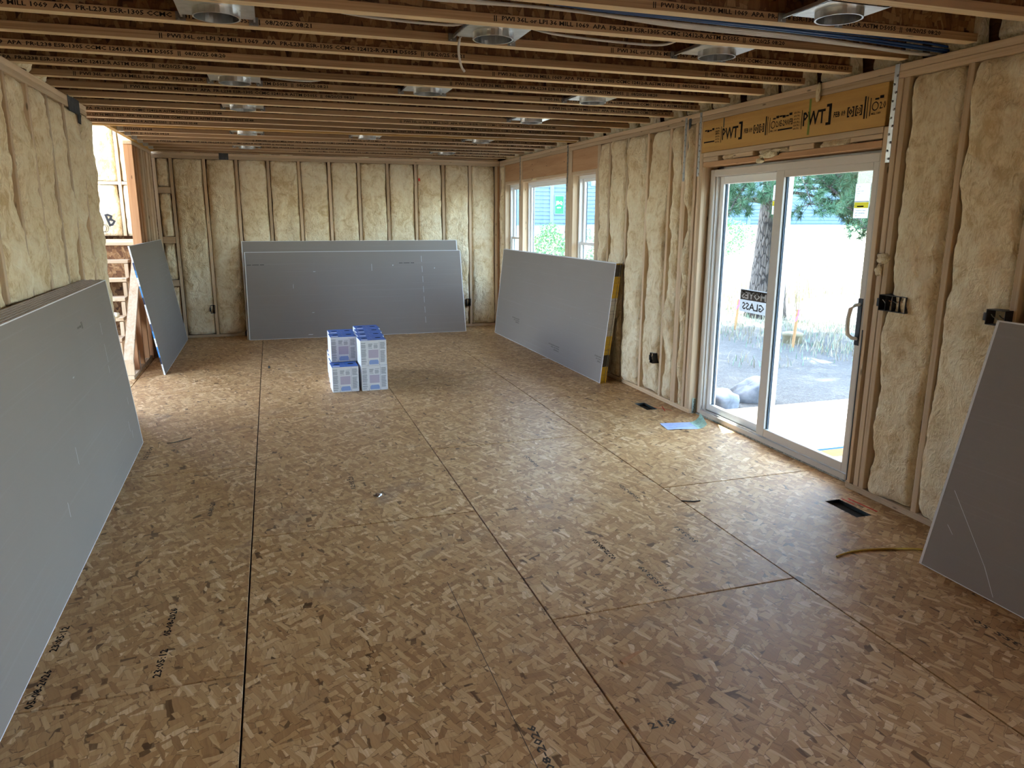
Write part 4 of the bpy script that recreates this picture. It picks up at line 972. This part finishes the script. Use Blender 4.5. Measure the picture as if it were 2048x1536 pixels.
# porch roof over the door and the eave that shades the windows
roof = MB(); roof.box(XR+SD+.012, 4.6, .6, 5.82, 3.60, 3.72)
rf = roof.build('porch_roof', m_wx); tag(rf, kind='structure')
ev = MB().box(XR+SD+.012, XR+SD+.40, 5.22, 10.6, 2.58, 2.70).build('eave', m_wx); tag(ev, kind='structure')

# boulders
def rock(sx, sy, sz, seed):
    rr = random.Random(seed); mb = MB(); n, m = 20, 14; o = Vector((rr.uniform(0, 90), 3, 1))
    for j in range(m+1):
        th = math.pi*j/m
        for i in range(n):
            ph = 2*math.pi*i/n; d = Vector((math.sin(th)*math.cos(ph), math.sin(th)*math.sin(ph), math.cos(th)))
            q = max(abs(d.x), abs(d.y), abs(d.z))**-.45*.9+.22*mnoise.noise(o+d*1.6)+.05*mnoise.noise(o+d*6)
            mb.v.append((d.x*sx*q, d.y*sy*q, d.z*sz*q))
    for j in range(m):
        for i in range(n): mb.f.append((j*n+i, j*n+(i+1) % n, (j+1)*n+(i+1) % n, (j+1)*n+i)); mb.m.append(0)
    return mb
m_rock = plain('pale_stone', (.21, .22, .235), .85, .2, var=.45, vs=7)
o = rock(.26, .20, .17, 3).build('boulder', m_rock, None, (3.66, 5.80, -.36), True); o.rotation_euler = (.1, .2, .4); tag(o, 'rounded pale boulder at the left end of the porch panels', 'rock')
o = rock(.28, .16, .24, 8).build('boulder', m_rock, None, (4.22, 5.98, -.38), True); o.rotation_euler = (.3, -.5, -.3); tag(o, 'tilted slab-like pale boulder right of the rounded one', 'rock')

# survey stakes
def stake(x, y, h, label):
    s_ = empty('survey_stake', (x, y, gz(x, y)-.02)); tag(s_, label, 'stake', 'survey stakes'); s_.rotation_euler = (0, .09, .3)
    MB().cham(-.018, .018, -.018, .018, 0, h, .003).build('stake_post', wood('lath', (.40, .22, .09), (.30, .15, .06), 2, var=.1, knots=False) if 'lath' not in bpy.data.materials else bpy.data.materials['lath'], s_)
    f = MB(); f.add([(-.02, -.02, h), (.02, -.02, h), (.02, -.02, h-.10), (-.02, -.02, h-.10), (-.06, -.03, h-.12), (-.09, -.03, h-.20), (-.05, -.03, h-.19)], [(0, 1, 2, 3), (3, 2, 4), (4, 2, 6, 5)]); f.build('flagging', m_pink, s_)
stake(7.319, 10.823, .60, 'wooden survey stake with pink flagging left of the pine trunk'); stake(6.989, 8.745, .66, 'wooden survey stake with pink flagging in front of the buried barrel')
# concrete riser and debris
br = MB().lathe([(.155, -.1), (.155, .13), (.17, .14), (.17, .18), (.14, .195), (0, .20)], 22).build('septic_riser', plain('tan_plastic', (.20, .165, .10), .7, .2, var=.2), None, (7.30, 9.15, gz(7.3, 9.15)), True); tag(br, 'round tan capped riser half buried in the yard', 'riser')
dp = MB(); dp.add([(0, 0, 0), (.5, .1, .05), (.55, .3, .22), (.25, .35, .34), (-.1, .2, .18)], [(0, 1, 2, 3, 4)]); dp.add([(.6, 0, .12), (.9, .05, .14), (.9, .15, .26), (.6, .12, .24)], [(0, 1, 2, 3)])
dpo = dp.build('plastic_tarp', plain('pale_blue_plastic', (.20, .30, .36), .5, .3), None, (7.05, 9.40, gz(7, 9.3)+.01)); dpo.scale = (.55, .55, .55); tag(dpo, 'crumpled pale blue plastic beside the round riser', 'tarp')
md = dpo.modifiers.new('thickness', 'SOLIDIFY'); md.thickness = .01
# earth mounds
def mound(name, x, y, R, hgt, label, seed, mat):
    mb = MB(); n, m = 36, 14
    for j in range(m+1):
        r = R*j/m
        for i in range(n):
            a = 2*math.pi*i/n; px, py = r*math.cos(a), r*math.sin(a); k = j/m
            h = hgt*(1-k*k*(3-2*k))*(1+.25*mnoise.noise(Vector((px*.8, py*.8, seed))))+.10*hgt*mnoise.noise(Vector((px*3, py*3, seed+4)))
            mb.v.append((px, py, h if j < m else -.3))
    for j in range(m):
        for i in range(n): mb.f.append((j*n+i, (j+1)*n+i, (j+1)*n+(i+1) % n, j*n+(i+1) % n)); mb.m.append(0)
    o = mb.build(name, mat, None, (x, y, gz(x, y)), True); return tag(o, label, 'dirt mound')
m_dirt = plain('excavated_earth', (.36, .32, .27), .95, .1, var=.45, vs=6)
mound('dirt_mound', 4.3, 15.2, 1.9, 1.55, 'pale earth mound seen through the middle window', 2, m_dirt)
mound('dirt_mound', 7.9, 14.6, 1.6, .62, 'low clod-covered earth bank left of the pine trunk', 9, plain('grey_clods', (.22, .22, .20), .95, .1, var=.6, vs=9))
mound('dirt_mound', 11.2, 12.0, 2.2, .42, 'low grassy earth bank right of the pine trunk', 5, m_dirt)

# grass, weeds and brush
def blades(n, area, hmin, hmax, seed, w=.006):
    rr = random.Random(seed); mb = MB()
    for _ in range(n):
        x, y = area(rr); z = gz(x, y)-.01; h = rr.uniform(hmin, hmax); a = rr.uniform(0, 6.28); l = rr.uniform(.1, .7)*h; ww = w*(1+h)
        dx, dy = math.cos(a), math.sin(a); b = (x+dx*l*.35, y+dy*l*.35, z+h*.6)
        mb.add([(x-dy*ww, y+dx*ww, z), (x+dy*ww, y-dx*ww, z), (b[0]+dy*ww*.7, b[1]-dx*ww*.7, b[2]), (b[0]-dy*ww*.7, b[1]+dx*ww*.7, b[2]), (x+dx*l, y+dy*l, z+h)], [(0, 1, 2, 3), (3, 2, 4)])
    return mb
def near_band(rr):
    while True:
        x, y = rr.uniform(5.2, 13), rr.uniform(7.5, 16)
        if mnoise.noise(Vector((x*.6, y*.6, 1)))+rr.uniform(-.5, .5)+(x+y-18)*.05 > .05: return x, y
m_straw = plain('dry_straw', (.34, .29, .20), .8, .15, var=.3, vs=3); m_sage = plain('sage_weed', (.20, .30, .20), .8, .15, var=.4, vs=3)
g = blades(6500, near_band, .05, .22, 4).build('dry_grass', m_straw); tag(g, 'dry tangled straw grass around the pine and stakes', 'grass', kind='stuff')
g = blades(1500, lambda rr: (rr.uniform(9, 16), rr.uniform(12, 19)), .4, 1.0, 5).build('tall_straw', m_straw); tag(g, 'tall sunlit straw standing in the field right of the pine', 'grass', kind='stuff')
g = blades(2500, near_band, .05, .16, 6).build('green_weeds', m_sage); tag(g, 'low green weeds scattered through the dirt yard', 'weeds', kind='stuff')
def bush(x, y, r, h, label, seed, mat, n=1600):
    rr = random.Random(seed); e = empty('bush', (x, y, gz(x, y))); tag(e, label, 'bush'); mb = MB()
    for _ in range(n):
        d = Vector((rr.gauss(0, 1), rr.gauss(0, 1), rr.gauss(0, 1))).normalized()*rr.uniform(.55, 1)
        p = Vector((d.x*r, d.y*r, h*.5+d.z*h*.5)); a = Vector((rr.uniform(-1, 1), rr.uniform(-1, 1), rr.uniform(-.3, 1))).normalized()*.09; b = a.cross(Vector((rr.uniform(-1, 1), rr.uniform(-1, 1), .3))).normalized()*.03
        mb.add([p-b, p+b, p+a], [(0, 1, 2)])
    f = mb.build('foliage', mat, e); f['kind'] = 'stuff'
    s_ = MB()
    for k in range(5): a = k*1.3; s_.tube([(0, 0, 0), (.3*r*math.cos(a), .3*r*math.sin(a), h*.4), (.6*r*math.cos(a), .6*r*math.sin(a), h*.8)], [.02, .014, .006], 5)
    s_.build('stem', m_straw, e)['kind'] = 'stuff'
m_leaf = plain('bush_green', (.13, .26, .12), .7, .2, var=.4, vs=4)
bush(6.6, 19.0, .55, 1.75, 'round green bush behind the earth mound in the middle window', 3, m_leaf); bush(8.0, 20.0, .8, 1.5, 'grey-green brush right of the round bush', 4, m_sage)
bush(13.4, 21.0, 1.3, 1.5, 'green brush left of the pine trunk across the field', 6, m_leaf, 2200); bush(21.5, 22.0, 1.2, 1.3, 'green brush far across the field at right', 7, m_leaf, 2000)

# pine tree
m_bark = NT('pine_bark'); c = m_bark.coord(False)
v1 = m_bark.n('TexVoronoi', {'Vector': m_bark.map(c, (19, 19, 4.5)), 'Scale': 1., 'Randomness': 1.}, out=0, feature='DISTANCE_TO_EDGE'); nb = m_bark.noise(c, 9, 4)
m_bark = m_bark.out(m_bark.mix(m_bark.ramp(v1, [(.02, (0, 0, 0)), (.16, (1, 1, 1))]), (.035, .030, .028), m_bark.mix(nb, (.11, .088, .075), (.19, .16, .14))), .95, .1, normal=m_bark.bump(v1, .8, .05))
m_needle = plain('pine_needles', (.085, .17, .085), .6, .25, var=.35, vs=2)
TX, TY = 9.07, 12.25; tz = gz(TX, TY)
pine = empty('pine_tree', (TX, TY, tz)); tag(pine, 'large pine with thick grey bark and drooping needle boughs outside the door', 'tree')
tr = MB(); P = []; Rr = []
for k in range(22):
    z = -.2+k*.65; P.append((-.02+.022*z, .03*math.sin(k*.6), z)); Rr.append((.345+.12*math.exp(-max(0, z)*1.6))*(1-.035*k))
tr.tube(P, Rr, 20); tr.build('trunk', m_bark, pine, smooth=True)
nd = MB(); rr = random.Random(21)
def tuft(p, d, n=34, L=.18, w=.0055):
    d = d.normalized()
    for _ in range(n):
        q = (d*rr.uniform(.1, 1.)+Vector((rr.gauss(0, 1), rr.gauss(0, 1), rr.gauss(0, 1)))*.55).normalized()*L*rr.uniform(.7, 1.15)
        s_ = q.cross(Vector((rr.uniform(-1, 1), rr.uniform(-1, 1), rr.uniform(-1, 1)))).normalized()*w
        b = p+d*rr.uniform(-.04, .04); nd.add([b-s_, b+s_, b+q], [(0, 1, 2)])
def bough(az, z0, L, rise, droop, r0, tw=1.15, n_t=52):
    mb = MB(); pts = []; n = 9; dirh = Vector((math.cos(az), math.sin(az), 0)); side = Vector((-math.sin(az), math.cos(az), 0)); w = rr.uniform(-.25, .25)
    for k in range(n+1):
        t_ = k/n; pts.append(Vector((.022*z0, 0, z0))+dirh*L*t_+Vector((0, 0, rise*t_-droop*t_*t_))+side*w*math.sin(t_*3.1)*L*.3)
    mb.tube(pts, [r0*(1-.85*k/n) for k in range(n+1)], 7)
    for k in range(3, n+1):
        for _ in range(int(round(3*tw))):
            a = rr.uniform(-1.3, 1.3); dd = (dirh*math.cos(a)+side*math.sin(a)+Vector((0, 0, rr.uniform(-.55, .35)))).normalized(); l = rr.uniform(.25, .75)*(1.15-.5*k/n)
            e = pts[k]+dd*l+Vector((0, 0, -.12*l)); mid = pts[k]+dd*l*.5+Vector((0, 0, .04))
            mb.tube([pts[k], mid, e], [.010, .007, .004], 4, caps=False)
            tuft(e, dd, n_t); tuft(mid, dd, n_t//2)
            for _q in range(2):
                d2 = (dd+side*rr.uniform(-.9, .9)+Vector((0, 0, rr.uniform(-.5, .3)))).normalized(); e2 = mid+d2*l*.5; mb.tube([mid, e2], [.005, .003], 4, caps=False); tuft(e2, d2, n_t)
    o = mb.build('bough', m_bark, pine)
D = math.radians
for az, z0, L, rise, droop, r0 in ((D(212), 2.35, 2.3, .45, .55, .085), (D(196), 3.0, 2.2, .2, .9, .04), (D(232), 3.4, 3.0, .1, 1.1, .05), (D(262), 3.3, 3.2, .1, 1.25, .06), (D(282), 3.1, 3.4, .1, 1.3, .06), (D(297), 3.0, 3.2, -.1, 1.2, .05), (D(318), 3.4, 2.8, .0, 1.2, .05), (D(275), 3.9, 3.6, .3, 1.5, .06), (D(252), 4.2, 3.2, .2, 1.3, .05), (D(300), 4.3, 3.4, .2, 1.5, .05), (D(340), 3.8, 3.0, .1, 1.2, .05), (D(225), 4.4, 3.0, .1, 1.2, .05),
        (D(268), 3.3, 4.4, .2, 1.9, .06), (D(284), 3.2, 4.6, .2, 2.2, .06), (D(258), 3.0, 3.8, .3, 1.7, .05), (D(290), 2.8, 4.2, .4, 2.1, .05), (D(276), 3.2, 5.0, .3, 2.1, .05), (D(296), 3.0, 4.4, .2, 2.2, .05), (D(303), 3.2, 4.4, .2, 2.3, .05), (D(287), 3.6, 3.4, .1, 1.5, .04), (D(279), 2.7, 2.8, .2, 1.0, .04), (D(270), 2.6, 2.4, .1, .9, .04), (D(310), 3.0, 3.6, .1, 1.6, .04), (D(205), 3.6, 3.0, .1, 1.3, .05), (D(218), 3.0, 3.4, .2, 1.3, .05), (D(240), 3.8, 4.0, .2, 1.7, .05)):
    bough(az, z0, L, rise, droop, r0)
for k in range(26):
    bough(k*2.4+.3, 5.0+k*.32, 3.9-.07*k, .4, .8, .05, .9, 26)
# upper crown: thick sprays, seen only by the shade they throw
up = MB(); keep, nd = nd, up
for k in range(2100):
    a = rr.uniform(0, 6.28); z = rr.uniform(4.6, 13.5); R_ = (4.7-.26*(z-5))*math.sqrt(rr.uniform(.05, 1)); tuft(Vector((R_*math.cos(a), R_*math.sin(a), z)), Vector((math.cos(a), math.sin(a), .2)), 22, .40, .012)
nd = keep
f = nd.build('needles', m_needle, pine); f['kind'] = 'stuff'; f = up.build('needles', m_needle, pine); f['kind'] = 'stuff'

# neighbouring house
m_side = plain('blue_grey_siding', (.13, .19, .26), .7, .2); m_trim = plain('pale_blue_trim', (.17, .24, .32), .6, .2)
HY = 34.0; house = empty('neighbour_house', (22, HY, gz(22, HY))); hz = gz(22, HY)
tag(house, 'pale blue-grey lap-sided neighbouring house across the field', 'house')
MB().box(-11.5, 13, .05, 6, -.5, 6.2).build('house_body', m_side, house)
lap = MB(); lap.add([(-11.5, 0, 0), (13, 0, 0), (13, .05, .19), (-11.5, .05, .19), (-11.5, .05, 0), (13, .05, 0)], [(0, 1, 2, 3), (0, 4, 5, 1)])
lp = lap.data('siding_board', m_side)
for k in range(34): ob('siding_board', lp, house, (0, 0, -.3+.19*k))
for x in (-9.72, -4.6, 1.8, 8.2): MB().box(x, x+.20, -.03, .03, -.3, 6.2).build('trim_board', m_trim, house)
for x in (-7.0, -1.5, 4.6): 
    wv = MB().box(x-.55, x+.55, -.04, .03, 1.9, 3.5).build('house_window', m_trim, house); MB().box(x-.47, x+.47, -.045, -.04, 1.98, 3.42).build('pane', plain('dim_pane', (.20, .26, .32), .15, .5) if 'dim_pane' not in bpy.data.materials else bpy.data.materials['dim_pane'], wv)
wv = MB().box(-9.50, -8.98, -.05, .03, 1.42-hz+.4, 2.36-hz+.4).build('house_window', m_trim, house)
sgn = MB().box(-9.46, -9.02, -.056, -.05, 1.47-hz+.4, 2.31-hz+.4).build('green_sign', plain('green_sign', (.01, .34, .07), .5, .3), wv)
lettering('sign_print', 'JBQ', .36, .22, m_white, (-9.43, -.060, 1.86-hz+.4), (1, 0, 0), (0, 0, 1), sgn); lettering('sign_print', 'CITY', .24, .07, m_white, (-9.38, -.060, 1.72-hz+.4), (1, 0, 0), (0, 0, 1), sgn)
rfm = MB(); rfm.add([(-12.2, -.6, 6.1), (13.6, -.6, 6.1), (13.6, 3.2, 8.0), (-12.2, 3.2, 8.0), (-12.2, 6.8, 6.1), (13.6, 6.8, 6.1)], [(0, 1, 2, 3), (3, 2, 5, 4)]); rfm.build('roof', plain('grey_shingle', (.16, .16, .17), .9, .1, var=.3), house)
